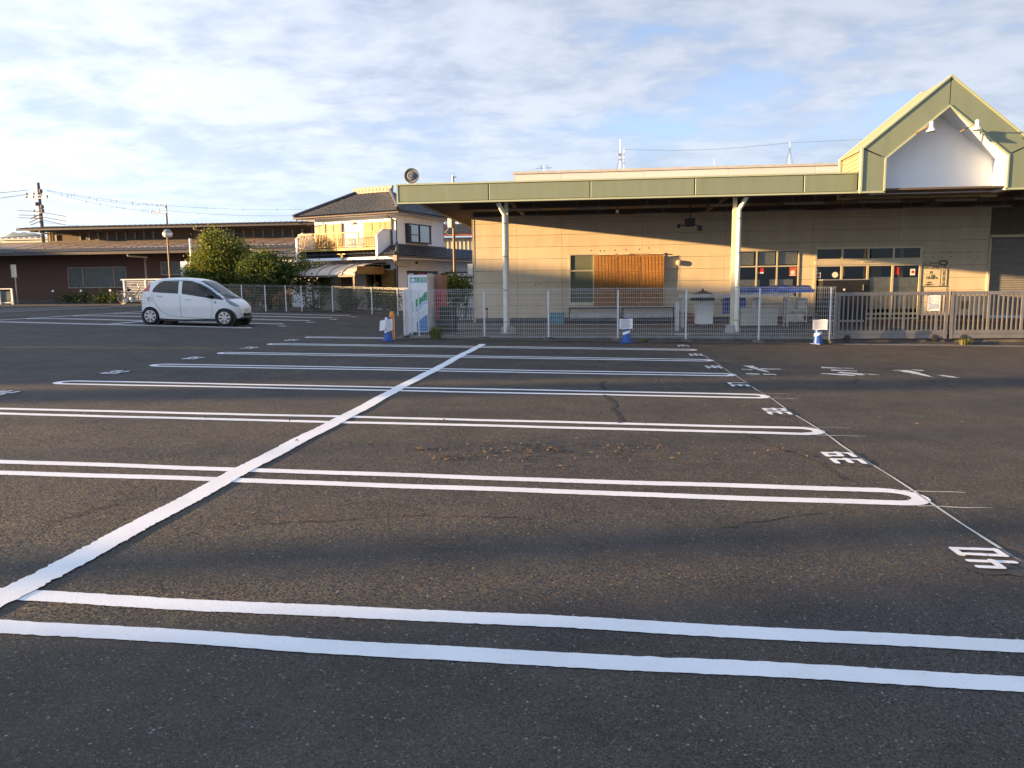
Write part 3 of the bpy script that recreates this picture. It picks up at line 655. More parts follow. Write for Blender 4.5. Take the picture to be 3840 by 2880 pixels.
# cameras and speakers under the canopy
t = thing('security_camera', 'small box security camera hanging on a stem under the canopy', 'camera', (.65, 24., 4.2))
MB().tube([(.65, 24, 4.2), (.65, 24, 3.78)], .015).build('stem', 'dark_steel', t); MB().box(.59, .71, 23.88, 24.1, 3.66, 3.77).build('housing', 'dark_steel', t); MB().lathe([(0, -.012), (.04, -.012), (.05, .01)], 14, (.65, 23.88, 3.715), 'y').build('lens', 'white_plastic', t)
t = thing('loudspeaker', 'dark box loudspeaker hung under the canopy above the vent pipe', 'speaker', (3.2, 27, 4.2))
MB().box(3.03, 3.36, 26.9, 27.15, 3.42, 3.71).build('cabinet', 'dark_steel', t); MB().tube([(3.2, 27, 3.71), (3.2, 27, 4.2)], .02).build('stem', 'dark_steel', t)
MB().tube([(2.86, 27, 3.48), (3.03, 27, 3.48)], .02).lathe([(0, 0), (.05, 0), (.08, .1), (0, .1)], 12, (2.76, 27, 3.46), 'x').build('side_horn', 'dark_steel', t); MB().box(3.44, 3.59, 26.85, 27.05, 3.28, 3.46).bar((3.36, 27, 3.5), (3.5, 27, 3.44), .03, .03).build('side_lamp', 'dark_steel', t)
# gable spot lamps
for i, (x, lb) in enumerate(((8.5, 'white bell spot lamp hanging before the white gable wall'), (9.6, 'white bell spot lamp overlapping the green slope panel of the gable'))):
    t = thing('spot_lamp', lb, 'lamp', (x-.2, YG, 5.36), 'spot lamps on the gable')
    MB().tube([(x-.22, YG-.02, 5.33), (x-.02, YG-.42, 5.44)], .015).build('arm', M('lamp_arm', (.20, .11, .04), .5), t)
    MB().lathe([(0, .1), (.04, .1), (.055, .06), (.05, .0), (.06, -.05), (.115, -.13), (.125, -.155), (.10, -.15), (0, -.1)], 18, (x, YG-.45, 5.43)).build('bell', 'white_metal', t)
# bamboo blinds on the window
for i, (a, b, lb) in enumerate(((-.07, .79, 'bamboo blind beside the bare greenish window pane'), (.81, 1.64, 'middle bamboo blind of three on the shop window'), (1.66, 2.52, 'bamboo blind nearest the round vent pipe'))):
    t = thing('bamboo_blind', lb, 'blind', ((a+b)/2, YW-.15, 2.6), 'bamboo blinds over the shop window')
    m = MB()
    for k in range(92):
        z = .72+k*.0204; dx = random.uniform(-.012, .012); yy = YW-.155+random.uniform(-.0015, .0015)+(.02*(1-k/92.))
        zt = .03*math.sin(PI*.5+(k/92.)) if k > 88 else 0
        m.bar((a+dx, yy, z), (b+dx, yy+random.uniform(-.001, .001), z+random.uniform(-.004, .004)), .012, .0175)
    m.build('slats', 'bamboo', t, kind='stuff')
    MB().tube([(a-.01, YW-.16, 2.60), ((a+b)/2, YW-.165, 2.575), (b+.01, YW-.16, 2.60)], .012, 6).build('top_rod', 'bamboo', t)
    m = MB(); [m.box(x-.003, x+.003, YW-.186, YW-.182, .75, 2.6) for x in np.linspace(a+.06, b-.06, 7)]; m.build('cord', M('cord_brown', (.20, .09, .03), .8), t)
t = thing('fluorescent_tube', 'pale tube lights above the bamboo blinds', 'light', (1.2, YW-.03, 2.62))
for a, b in ((.1, .72), (.86, 1.25), (2.05, 2.5)): MB().tube([(a, YW-.09, 2.625), (b, YW-.09, 2.625)], .022).build('tube', M('lit_tube', (.85, .82, .66), .3), t)
# aerials and wires on the roof
def mast(x, z0, z1, lb, r=.022, y=33., extra=None):
    t = thing('aerial_mast', lb, 'aerial', (x, y, z0)); MB().tube([(x, y, z0), (x, y, z1)], r, 6).build('pole', 'galv', t)
    if extra: extra(t)
    return t
mast(1.0, 4.36, 7.5, 'tall thin aerial mast with guy wires on the shop roof', .014, extra=lambda t: (MB().tube([(1., 33, 6.9), (.75, 32.8, 5.9)], .006, 4).tube([(1., 33, 6.9), (1.25, 33.2, 5.9)], .006, 4).build('guy_wire', 'wire', t), MB().box(.92, 1.08, 32.95, 33.05, 6.85, 6.93).box(.95, 1.05, 32.95, 33.05, 6.65, 6.70).build('clamp', 'galv', t)))
mast(1.16, 4.36, 7.1, 'shorter aerial pole right beside the tall guyed mast', .014)
mast(7.85, 4.36, 7.2, 'single thin aerial pole on the roof near the gable', .012, extra=lambda t: MB().tube([(7.85, 33, 7.0), (7.6, 32.9, 5.9)], .005, 4).tube([(7.85, 33, 7.0), (8.1, 33.1, 5.9)], .005, 4).build('guy_wire', 'wire', t))
mast(4.86, 4.36, 6.58, 'stub pole on the roof between the two aerials', .012)
mast(-2.18, 4.36, 6.52, 'small television aerial above the end of the cream parapet', .014, extra=lambda t: MB().bar((-2.55, 33, 6.42), (-1.85, 33, 6.42), .015, .015).bar((-2.4, 33, 6.5), (-2.0, 33, 6.5), .015, .015).bar((-2.3, 32.8, 6.42), (-2.3, 33.2, 6.42), .015, .015).bar((-2.0, 32.8, 6.42), (-2.0, 33.2, 6.42), .015, .015).build('elements', 'dark_steel', t))
m = MB(); m.tube([(1.16+(14-1.16)*i/24, 33, 7.08+.13*(i/24)-.28*math.sin(PI*min(1, i/12.5))*(1 if i < 12.6 else 0)*.5) for i in range(25)], .005, 4); m.build('aerial_wire', 'wire', **tagk('thin wire strung between the roof aerials', 'wire'))
# round horn on the canopy corner
t = thing('round_loudspeaker', 'round dark grey disc loudspeaker standing on the canopy corner', 'speaker', (-5.88, 24.5, 4.44))
c = (-5.88, 24.5, 5.03)
MB().lathe([(0, .12), (.1, .12), (.235, .04), (.245, 0), (.235, -.02), (.19, .0), (.185, .015), (.14, .005), (.12, -.01), (.115, -.02), (.07, -.02), (.065, -.04), (.03, -.045), (0, -.045)], 32, c, 'y').build('disc', 'grey_disc', t)
MB().lathe([(.09, -.022), (.105, -.03), (.115, -.022)], 28, c, 'y').lathe([(.04, -.042), (.05, -.05), (.06, -.04)], 28, c, 'y').build('ring', M('disc_light', (.20, .22, .24), .75), t)
MB().tube([(-6.0, 24.5, 4.85), (-6.02, 24.5, 4.44)], .012, 6).tube([(-5.76, 24.5, 4.85), (-5.74, 24.5, 4.44)], .012, 6).build('stand', 'galv', t)

# ------------------------------------------------------------------ front mesh fence
def mesh_panel(p, q, z0a, z0b, h, name, parent, mat='white_metal', wire=.0019, pv=.055, ph=.12, top=True):
    """welded wire panel between two points on plan"""
    m = MB(); p, q = Vector(p), Vector(q); L = (q-p).length; d = (q-p)/L; nrm = Vector((d.y, -d.x, 0))
    n = max(2, int(round(L/pv)))
    def at(t, z, o=0.): return Vector((p.x+d.x*t*L+nrm.x*o, p.y+d.y*t*L+nrm.y*o, (z0a+(z0b-z0a)*t)+z))
    w = wire*2
    for i in range(n+1):
        t = i/n
        m.bar(at(t, 0), at(t, h-.07), w, w)
        m.bar(at(t, h-.07), at(t, h-.03, .035), w, w); m.bar(at(t, h-.03, .035), at(t, h, .03), w, w)
    zs = list(np.arange(.0, h-.09, ph))+[h-.075, .035]
    for z in zs: m.bar(at(0, z, .005), at(1, z, .005), w*1.25, w*1.25)
    m.bar(at(0, h-.03, .04), at(1, h-.03, .04), w*1.6, w*1.6)
    return m.build(name, mat, parent, kind='stuff')
fence = thing('mesh_fence', 'white welded wire mesh fence along the front of the shop', 'fence', (0, 20.75, 0))
PX = [-5.29, -3.05, -1.28, .6, 2.41, 4.31, 6.12]; FY = 20.75
fz = lambda x: gz(x)+.07 if x < 0 else .07+.0*x
pan = [-5.3, -3.94, -1.95, .05, 2.03, 3.95, 6.22]
for a, b in zip(pan[:-1], pan[1:]): mesh_panel((a+.01, FY, 0), (b-.01, FY, 0), .11-.008*(a+5)*.9, .11-.008*(b+5)*.9, 1.33+.004*(a+5), 'wire_panel', fence)
mesh_panel((-5.32, FY, 0), (-5.55, FY+1.7, 0), .12, .12, 1.33, 'wire_panel', fence)
for x in PX:
    MB().lathe([(.0, 1.36), (.021, 1.355), (.024, 1.34), (.024, gz(x)+.02)], 10, (x, FY+.045, 0)).build('post', 'white_metal', fence)
    m = MB(); m.lathe([(.17, 0), (.15, .06), (0, .065)], 4, (x, FY+.02, gz(x)+.005), smooth=False); m.build('foot_block', 'kerb_concrete', fence)
for y in (21.3, 22.1): MB().tube([(-5.46+.05, y, .1), (-5.46+.05, y, 1.4)], .022, 8).build('post', 'white_metal', fence)
MB().tube([(-5.0, FY+.5, .12), (-5.0, FY+.5, 1.35)], .022, 8).build('post', 'white_metal', fence)

# sliding gate
def gate_leaf(x0, x1, lb, sheet):
    t = thing('sliding_gate', lb, 'gate', ((x0+x1)/2, 20.95, -.05), 'sliding gate leaves')
    gy = 20.95; zb = .05; n = int((x1-x0)/.1165)
    P_('top_rail', 'steel_grey', lambda m: m.box(x0, x1, gy-.03, gy+.03, 1.135, 1.225), t); P_('bottom_rail', 'steel_grey', lambda m: (m.box(x0, x1, gy-.03, gy+.03, .01, .12), m.box(x0, x1, gy-.025, gy+.025, .127, .225)), t)
    P_('end_post', 'steel_grey', lambda m: m.box(x0, x0+.075, gy-.035, gy+.035, .0, 1.232), t); P_('end_post', 'steel_grey', lambda m: m.box(x1-.075, x1, gy-.035, gy+.035, .0, 1.232), t)
    b0 = None
    for i in range(n):
        x = x0+.12+i*.1165
        if x > x1-.1: break
        wd = .03 if i % 7 else .055
        if i % 7 == 0: P_('upright', 'steel_grey', lambda m: m.box(x-.03, x+.03, gy-.025, gy+.025, .225, 1.135), t); continue
        if b0 is None: b0 = P_('bar', 'steel_grey', lambda m: m.box(x-.016, x+.016, gy-.012, gy+.012, .225, 1.135), t); bx = x
        else:
            o = inst(b0, 'bar', t, (x-bx, 0, 0))
    for x in (x0+.35, x1-.3): P_('wheel', 'rubber', lambda m: m.lathe([(0, -.015), (.06, -.015), (.06, .015), (0, .015)], 14, (x, gy-.055, .02), 'y', smooth=False), t)
    P_('wheel_cover', 'dark_steel', lambda m: [m.lathe([(0, -.012), (.085, -.012), (.085, .0)], 16, (x, gy-.035, .03), 'y') for x in (x0+.35, x1-.3)], t)
    return t
gate_leaf(6.26, 9.10, 'grey sliding gate leaf that adjoins the mesh fence', 0)
gate_leaf(9.16, 15.0, 'grey sliding gate leaf farther from the mesh fence', 1)
mb = MB(); mb.box(6.2, 16, 20.86, 21.0, gz(8)-.03, gz(8)+.035); mb.build('gate_rail', 'dark_steel', kind='structure')
def notice(x0, x1, y, z0, z1, lb, lines, tilt=0., seed=0, cat='notice'):
    m = MB(); n = 6; rr = random.Random(seed)
    m.grid([[(x0+(x1-x0)*j/n+tilt*(z0+(z1-z0)*i/n-z0), y-.012*math.sin(PI*j/n*1.3+seed)-.004*i/n, z0+(z1-z0)*i/n+.008*math.sin(j*1.1+seed)) for j in range(n+1)] for i in range(n+1)])
    o = m.build('paper_notice', 'paper', base=(x0, y, z0), **tagk(lb, cat, 'paper notices'))
    k = MB(); w = x1-x0; h = z1-z0
    for i in range(lines):
        z = z1-h*(i+1.2)/(lines+1.4); a = x0+w*rr.uniform(.06, .16); b = x1-w*rr.uniform(.06, .3); nn = 14
        x = a
        while x < b:
            e = min(b, x+w*rr.uniform(.03, .1)); tt = ((x+e)/2-x0)/w
            yy = y-.012*math.sin(PI*tt*1.3+seed)-.004*((z-z0)/h)-.003; dz = .008*math.sin(tt*6*1.1+seed); tx = tilt*(z-z0)
            k.box(x+tx, e+tx, yy-.001, yy, z+dz, z+dz+h*.032); x = e+w*.02
    k.build('print_lines', 'ink', o)
    return o
nt = notice(8.57, 8.87, 20.90, .73, 1.125, 'white printed sheet taped to the bars of the grey gate', 11, seed=4)
MB().box(8.6, 8.84, 20.885, 20.89, .78, .92).build('picture_block', M('print_grey', (.45, .48, .52), .7), nt)

# traffic cones with notices, orange bollard
def cone(x, y, lb, stripes=2, lean=0.):
    z = gz(x)+.006
    t = thing('traffic_cone', lb, 'traffic cone', (x, y, z), 'blue traffic cones')
    MB().lathe([(.19, 0), (.19, .02), (.15, .03), (0, .03)], 4, (x, y, z), smooth=False).build('base', 'cone_blue', t)
    r = lambda h: .118-.058*h/.62
    MB().lathe([(r(.03), .03)]+[(r(h), h) for h in np.linspace(.05, .60, 10)]+[(.045, .625), (0, .63)], 18, (x, y, z)).build('body', 'cone_blue', t)
    for a, b, s in ((.235, .305, .10), (.40, .46, .10)):
        m = MB(); n = 24; P = []
        for i in range(3):
            P.append([(x+(r(h)+.003)*math.cos(q), y+(r(h)+.003)*math.sin(q), z+h) for k in range(n+1) for q in [2*PI*k/n] for h in [a+(b-a)*i/2+s*.35*math.cos(q)]])
        m.grid(P, smooth=True); m.build('stripe', 'reflect_white', t)
    return t
cone(-5.43, 19.55, 'blue and white traffic cone beside the orange bollard'); cone(.80, 20.0, 'blue and white traffic cone in front of the bamboo blinds'); cone(5.72, 20.4, 'blue and white traffic cone at the mesh fence end by the gate')
n1 = notice(-5.44, -5.27, 19.40, .40, .67, 'creased white notice on the cone beside the orange bollard', 7, -.02, 1); m = MB(); m.grid([[(-5.61+.17*j/4-.03*(1-i/5.), 19.40+.05*(1-j/4), .36+.27*i/5.+.03*j/4) for j in range(5)] for i in range(6)]); m.build('folded_half', 'paper', n1); MB().lathe([(0, 0), (.03, 0), (.035, .3), (0, .33)], 8, (-5.445, 19.44, .40)).build('tape', 'paper', n1)
notice(.61, .95, 19.83, .36, .62, 'white notice on the middle cone before the bamboo blinds', 9, 0, 2); notice(5.53, 5.89, 20.23, .29, .55, 'white notice on the cone beside the sliding gate', 9, .0, 3)
t = thing('bollard', 'round topped orange bollard at the corner of the mesh fence', 'bollard', (-5.44, 20.0, gz(-5.4)))
MB().lathe([(.07, 0), (.07, .66), (.066, .70), (.05, .74), (.025, .765), (0, .77)], 18, (-5.44, 20.0, gz(-5.4))).build('body', 'bollard_orange', t)
MB().lathe([(.072, .60), (.073, .60), (.073, .615), (.072, .615)], 18, (-5.44, 20.0, gz(-5.4))).build('groove', 'rust_red', t); m = MB(); [m.box(-5.38, -5.365, 19.94, 19.955, gz(-5.4)+.1+.05*k, gz(-5.4)+.13+.05*k) for k in range(11)]; m.build('stud', 'white_plastic', t)

# vending machines seen from the side
t = thing('vending_machine', 'white vending machine side with green banner and blue slanting stripes', 'vending machine', (-5.26, 22.8, .12))
x0, x1, y0 = -5.55, -4.965, 22.3
MB().box(x0+.07, x1, y0, 23.2, .16, 1.85).build('cabinet', 'vend_white', t); MB().box(x0, x0+.062, y0-.005, 23.205, .17, 1.855).build('door', 'vend_white', t); MB().box(x0+.1, x1-.03, y0+.05, 23.15, .08, .16).build('foot', 'black', t)
def vp(m, poly, mi, e=.003): MB().prism(poly, lambda u, v: (u, y0-e, v), lambda u, v: (u, y0+.001, v)).build('printed_stripe', ('vend_green', 'vend_blue', 'vend_pale', 'vend_teal')[mi], t)
m = MB(); vp(m, [(-5.47, 1.62), (-4.985, 1.62), (-4.985, 1.67), (-5.47, 1.67)], 3); vp(m, [(-5.47, 1.67), (-4.985, 1.67), (-4.985, 1.775), (-5.47, 1.775)], 0)
vp(m, [(-5.33, .90), (-5.18, .98), (-5.14, 1.06), (-4.975, 1.12), (-4.975, 1.36), (-5.06, 1.33), (-5.11, 1.22), (-5.33, 1.12)], 0); vp(m, [(-5.33, .74), (-5.14, .86), (-5.10, .96), (-4.975, 1.0), (-4.975, 1.115), (-5.135, 1.055), (-5.175, .975), (-5.33, .895)], 2)
vp(m, [(-5.31, .18), (-4.98, .18), (-4.98, .70), (-5.08, .62), (-5.31, .45)], 1)
for dz in (0, .07, .13): vp(m, [(-5.34, .51+dz), (-5.12, .63+dz), (-5.07, .74+dz), (-4.98, .77+dz), (-4.98, .785+dz), (-5.075, .755+dz), (-5.125, .645+dz), (-5.34, .525+dz)], 2, .0035)
vp(m, [(-5.45, .74), (-5.41, .76), (-5.41, 1.06), (-5.45, 1.04)], 2); vp(m, [(-5.45, .42), (-5.41, .44), (-5.41, .58), (-5.45, .56)], 2)
text('伊藤園', .098, 'lettering', 'vend_white', facing(-5.155, y0-.006, 1.70), t, bold=.002)
m = MB(); [m.lathe([(0, -.002), (.027, -.002), (.027, 0)], 12, (-5.39+dx, y0-.004, 1.70+dz), 'y') for dx, dz in ((0, .03), (0, -.03), (.045, 0), (-.035, 0))]; m.build('clover_mark', 'vend_white', t)
t = thing('vending_machine', 'red and beige vending machine standing behind the white one', 'vending machine', (-5.2, 23.8, .12))
MB().box(-5.5, -4.955, 23.3, 24.2, .16, 1.87).build('cabinet', 'vend_beige', t); MB().box(-4.95, -4.74, 23.28, 24.2, 1.42, 1.86).build('top_panel', 'vend_brown', t); MB().box(-4.95, -4.74, 23.28, 24.2, .5, 1.415).build('red_panel', 'vend_red', t); MB().box(-5.4, -4.8, 23.35, 24.15, .08, .5).build('foot', 'black', t)
t = thing('waste_bin', 'black bin for cans beside the vending machines', 'bin', (-4.5, 23.1, .09))
MB().box(-4.74, -4.27, 22.9, 23.35, .09, .85).build('body', 'black', t); MB().box(-4.76, -4.25, 22.88, 23.37, .85, .90).build('lid', 'black', t)

# things kept behind the fence
def bench(x0, x1, lb):
    t = thing('display_bench', lb, 'bench', ((x0+x1)/2, 28.4, .09), 'display benches below the window')
    P_('top', 'dark_steel', lambda m: m.box(x0, x1, 28.15, 28.75, .62, .66), t); P_('apron', 'galv', lambda m: m.box(x0+.05, x1-.05, 28.2, 28.23, .28, .50), t)
    for x in (x0+.04, x1-.04):
        for y in (28.2, 28.7): P_('leg', 'dark_steel', lambda m: m.box(x-.02, x+.02, y-.02, y+.02, .09, .62), t)
bench(-1.0, .88, 'long black topped bench under the greenish window pane'); bench(.95, 2.85, 'long black topped bench under the last two bamboo blinds')
t = thing('plastic_crate', 'teal plastic crate standing left of the benches', 'crate', (-1.43, 28, .09))
m = MB(); m.box(-1.71, -1.16, 27.85, 27.88, .09, .49); m.box(-1.71, -1.16, 28.2, 28.23, .09, .49); m.box(-1.71, -1.68, 27.88, 28.2, .09, .49); m.box(-1.19, -1.16, 27.88, 28.2, .09, .49); m.box(-1.68, -1.19, 27.88, 28.2, .09, .12); m.build('body', 'crate_teal', t)
m = MB(); [m.box(-1.7, -1.17, 27.84, 27.849, z, z+.02) for z in (.17, .27, .37, .45)]; m.build('rib', 'crate_teal', t)
t = thing('gate_post', 'square grey gate post on a concrete block behind the mesh fence', 'post', (2.45, 23.3, -.1)); MB().box(2.38, 2.50, 23.3, 23.42, .09, .95).build('shaft', 'galv', t); MB().box(2.2, 2.55, 21.4, 21.7, .0, .12).build('block', 'concrete', t)
t = thing('wheeled_cabinet', 'white cabinet with black top behind the mesh fence', 'cabinet', (3.58, 26, .09))
MB().box(3.32, 3.86, 25.8, 26.3, .17, .84).build('body', 'white_plastic', t); MB().box(3.42, 3.84, 25.85, 26.25, .84, .92).build('lid', 'white_plastic', t)
m = MB(); [m.lathe([(0, -.02), (.04, -.02), (.04, .02), (0, .02)], 10, (x, y, .13), 'x') for x in (3.38, 3.8) for y in (25.88, 26.22)]; m.build('castor', 'rubber', t)
t = thing('parasol', 'folded black parasol lying across the table behind the fence', 'parasol', (3.57, 26.1, 1.2)); MB().lathe([(.39, 0), (.36, .06), (.2, .12), (.05, .16), (.012, .24), (0, .25)], 14, (3.57, 26.2, 1.10)).build('canopy', 'black', t); MB().tube([(3.57, 26.2, .95), (3.57, 26.2, 1.2)], .02, 6).build('stem', 'galv', t)
m = MB(); m.box(3.2, 3.94, 26.05, 26.5, .93, 1.04); m.build('shelf', 'black', t)
t = thing('folding_table', 'long grey folding table behind the mesh fence', 'table', (4.4, 25.2, .09))
MB().box(2.64, 6.2, 24.9, 25.5, 1.07, 1.16).build('top', 'galv', t)
for x in (2.8, 6.05):
    for y in (24.97, 25.43): MB().box(x-.02, x+.02, y-.02, y+.02, .09, 1.07).build('leg', 'galv', t)
def tarp(x0, x1, y0_, y1_, z0_, z1_, seed, amp=.06):
    m = MB(); n, k = 16, 12
    f = lambda u, v: amp*(math.sin(u*7+seed)*math.cos(v*6+seed*2)+.5*math.sin(u*15+v*11))
    m.grid([[(x0+(x1-x0)*u, y0_+(y1_-y0_)*v+.5*f(v, u), z1_*(1)-(abs(u-.6)**2)*.25-abs(v-.5)*.18+f(u, v)*.5) for u in np.linspace(0, 1, n)] for v in np.linspace(0, 1, k)], smooth=True)
    m.grid([[(x0+(x1-x0)*u+.3*f(w, u), y0_-.01+.6*f(u, w), (z1_-(abs(u-.6)**2)*.25-.09+f(u, 0)*.5)*(1-w)+z0_*w) for u in np.linspace(0, 1, n)] for w in np.linspace(0, 1, 6)], smooth=True)
    return m
tarp(4.55, 6.85, 25.0, 26.0, 1.18, 1.42, 1.).build('blue_tarpaulin', 'blue_tarp', base=(5.7, 25.5, 1.2), **tagk('blue tarpaulin spread over the table behind the fence', 'tarpaulin'))
tarp(4.18, 4.95, 25.95, 26.4, .5, 1.06, 2.5).build('blue_tarpaulin', 'blue_tarp', base=(4.5, 26, .55), **tagk('smaller crumpled blue tarpaulin bundle behind the second column', 'tarpaulin'))
t = thing('storage_box', 'large pale grey storage chest behind the mesh fence', 'chest', (5.3, 25.7, .09)); MB().box(4.72, 5.87, 25.55, 26.1, .12, .62).build('body', 'grey_box', t); MB().box(4.69, 5.9, 25.52, 26.13, .62, .70).build('lid', 'grey_box', t); MB().box(4.8, 5.8, 25.6, 26.05, .09, .12).build('foot', 'black', t)
for cx, lb in ((5.175, 'small white canister nearer the second column on the storage chest'), (5.31, 'small white canister nearer the chest middle on the storage chest')):
    t = thing('water_canister', lb, 'canister', (cx, 25.85, .7), 'canisters on the storage chest'); MB().box(cx-.055, cx+.055, 25.75, 25.95, .70, 1.02).build('body', 'white_plastic', t); MB().lathe([(.03, 0), (.03, .03), (0, .03)], 10, (cx, 25.85, 1.02)).build('cap', 'white_plastic', t)
t = thing('hand_cart', 'beige wheeled rack with boxes at the mesh fence end', 'cart', (6.45, 25.7, .09))
m = MB()
for x in (6.14, 6.45, 6.78): m.tube([(x, 25.55, .2), (x, 25.55, 1.0)], .018, 6); m.tube([(x, 25.95, .2), (x, 25.95, 1.0)], .018, 6)
for z in (.25, .6, .98): m.bar((6.12, 25.55, z), (6.8, 25.55, z), .03, .03); m.bar((6.12, 25.95, z), (6.8, 25.95, z), .03, .03)
m.build('frame', 'grey_box', t); m = MB(); m.box(6.16, 6.42, 25.6, 25.9, .62, .92); m.box(6.5, 6.76, 25.58, 25.9, .64, .96); m.box(6.2, 6.7, 25.6, 25.9, .28, .5); m.build('carton', 'vend_beige', t)
m = MB(); [m.lathe([(0, -.02), (.07, -.02), (.07, .02), (0, .02)], 12, (x, 25.55, .16), 'x') for x in (6.2, 6.72)]; m.build('wheel', 'rubber', t)
t = thing('steel_cabinet', 'low black steel cabinet before the entrance door', 'cabinet', (8.5, 27.5, .13))
MB().box(7.78, 9.28, 27.4, 27.9, .2, 1.56).build('body', 'black', t); MB().box(7.76, 9.30, 27.37, 27.92, 1.56, 1.59).build('rim', 'galv', t); MB().box(8.46, 8.52, 27.39, 27.4, 1.2, 1.27).build('label_plate', 'white_plastic', t); MB().box(7.86, 9.2, 27.45, 27.85, .13, .2).build('foot', 'galv', t); MB().box(9.1, 9.12, 27.37, 27.399, 1.2, 1.4).build('handle', 'galv', t)
m = MB(); m.prism([(2.95, .12), (3.57, .12), (3.57, .4), (2.95, .53)], lambda u, v: (u, 28.0, v), lambda u, v: (u, 28.4, v)); m.build('brick_ramp', 'rust_red', base=(3.2, 28.2, .1), **tagk('rusty red sloping board stack beside the white cabinet', 'boards'))
t = thing('tap_post', 'dark standpipe with a tap near the first column', 'standpipe', (-3.9, 27.5, .09)); MB().tube([(-4.0, 28, .09), (-4.0, 28, .7)], .018, 6).bar((-4.14, 28, .66), (-3.96, 28, .66), .05, .06).build('pipe', 'dark_steel', t)

# ------------------------------------------------------------------ plants helpers
def leaves(mb, n, blobs, size, rng, mi=0, outer=.55, droop=.3):
    """leaf faces in clumps spread through a crown made of ellipsoids"""
    tot = sum(b[3]*b[4]+b[4]*b[5]+b[3]*b[5] for b in blobs); V = []; F = []
    for (cx, cy, cz, rx, ry, rz) in blobs:
        k = int(n*(rx*ry+ry*rz+rx*rz)/tot); nc = max(3, k//16)
        for c in range(nc):
            d = rng.normal(size=3); d /= np.linalg.norm(d); rad = 1-outer*rng.rand()**1.7
            c0 = np.array([cx, cy, cz])+d*np.array([rx, ry, rz])*rad*(1+.10*rng.normal()); cr = size*rng.uniform(1.6, 3.2)
            for q in range(16):
                p = c0+rng.normal(size=3)*cr*.6; s = size*rng.uniform(.6, 1.25)
                a = rng.normal(size=3)+d*.6; a[2] -= droop; a /= np.linalg.norm(a); b = np.cross(a, rng.normal(size=3)); b /= np.linalg.norm(b)
                o = len(V); w = s*.42; nn = np.cross(a, b)
                V += [p, p+a*s*.5+b*w+nn*s*.1, p+a*s, p+a*s*.5-b*w+nn*s*.1]; F.append((o, o+1, o+2, o+3))
    mb.add(V, F, mi)
def tree(name, lb, base, blobs, n, size, seed, trunk=.11, leaf=('leaf_tree',), cat='tree', group=None):
    rng = np.random.RandomState(seed); t = thing(name, lb, cat, base, group)
    b = Vector(base); top = Vector((blobs[0][0], blobs[0][1], blobs[0][2]+blobs[0][5]*.4)); m = MB()
    mid = b.lerp(top, .45)+Vector((rng.normal()*.06, rng.normal()*.06, 0))
    m.tube([b-Vector((0, 0, .05)), b.lerp(mid, .5), mid, top], [trunk*1.25, trunk, trunk*.8, trunk*.25], 8)
    for q in blobs:
        c = Vector(q[:3]); st_ = b.lerp(top, rng.uniform(.25, .5)); m.tube([st_, st_.lerp(c, .5)+Vector((0, 0, .1)), c], [trunk*.5, trunk*.35, trunk*.12], 6)
        for j in range(4):
            d = Vector(rng.normal(size=3)).normalized(); m.tube([c.lerp(st_, .3), c+Vector((d.x*q[3], d.y*q[4], abs(d.z)*q[5]))*.75], [trunk*.25, trunk*.08], 5)
    m.build('trunk', 'bark', t); m = MB(); leaves(m, n, blobs, size, rng); m.build('crown', leaf[0], t)
    return t
gA = gz(-20)
tree('garden_tree', 'tallest rounded green tree rising behind the white car', (-20.1, 40., gA), [(-20.4, 40, 3.2, 1.25, 1.2, 1.0), (-20.75, 40, 4.1, .62, .65, .6), (-19.6, 40.1, 3.55, .75, .8, .65), (-21.5, 40, 2.55, .8, .8, .75), (-19.5, 39.9, 2.4, .95, .9, .7), (-20.7, 39.5, 2.4, 1.1, .9, .85), (-21.9, 40, 2.1, .55, .6, .5)], 17000, .115, 3)
tree('garden_tree', 'broad dark green tree between the tallest one and the house', (-17.2, 38.9, gz(-17)), [(-17.2, 38.9, 2.5, 1.15, 1.0, .75), (-17.4, 38.9, 3.0, .6, .6, .42), (-16.4, 38.9, 2.2, .75, .7, .65), (-18.1, 38.8, 2.35, .7, .7, .65), (-17.1, 38.6, 1.9, 1.2, .8, .5)], 12500, .12, 5, leaf=('leaf_dark',))
tree('garden_tree', 'slender airy young tree before the curved carport', (-15.7, 40.2, gz(-15)), [(-15.85, 40.2, 2.75, .28, .3, .42), (-16.0, 40.2, 2.2, .38, .4, .45), (-15.5, 40.2, 2.3, .2, .3, .3), (-15.9, 40.2, 1.6, .35, .4, .4)], 1700, .12, 8, trunk=.03)
tree('garden_tree', 'slimmer young tree with two tips in front of the carport', (-14.9, 40.3, gz(-15)), [(-14.95, 40.3, 2.5, .18, .25, .42), (-14.85, 40.3, 2.0, .3, .3, .4), (-14.7, 40.3, 1.55, .42, .35, .35), (-15.2, 40.3, 1.7, .3, .3, .4)], 1500, .11, 9, trunk=.03)
def bush(name, lb, blobs, n, size, seed, leaf='leaf_bush', cat='shrub', group=None):
    rng = np.random.RandomState(seed); b = blobs[0]; base = (b[0], b[1], gz(b[0]))
    t = thing(name, lb, cat, base, group); m = MB(); leaves(m, n, blobs, size, rng, outer=.8); m.build('foliage', leaf, t)
    m = MB()
    for q in blobs:
        for j in range(4): m.tube([(q[0]+rng.normal()*.05, q[1], gz(q[0])-.02), (q[0]+rng.normal()*q[3]*.4, q[1]+rng.normal()*q[4]*.3, q[2]+q[5]*.3)], [.018, .006], 5)
    m.build('stems', 'bark', t); return t
bush('garden_shrub', 'low lit hedge behind the white car roof', [(-24.0, 42.5, 1.5, .8, .4, .6), (-22.9, 42.3, 1.4, .9, .4, .65), (-23.4, 42.3, 1.9, .5, .4, .3)], 2400, .10, 21, 'leaf_tree')
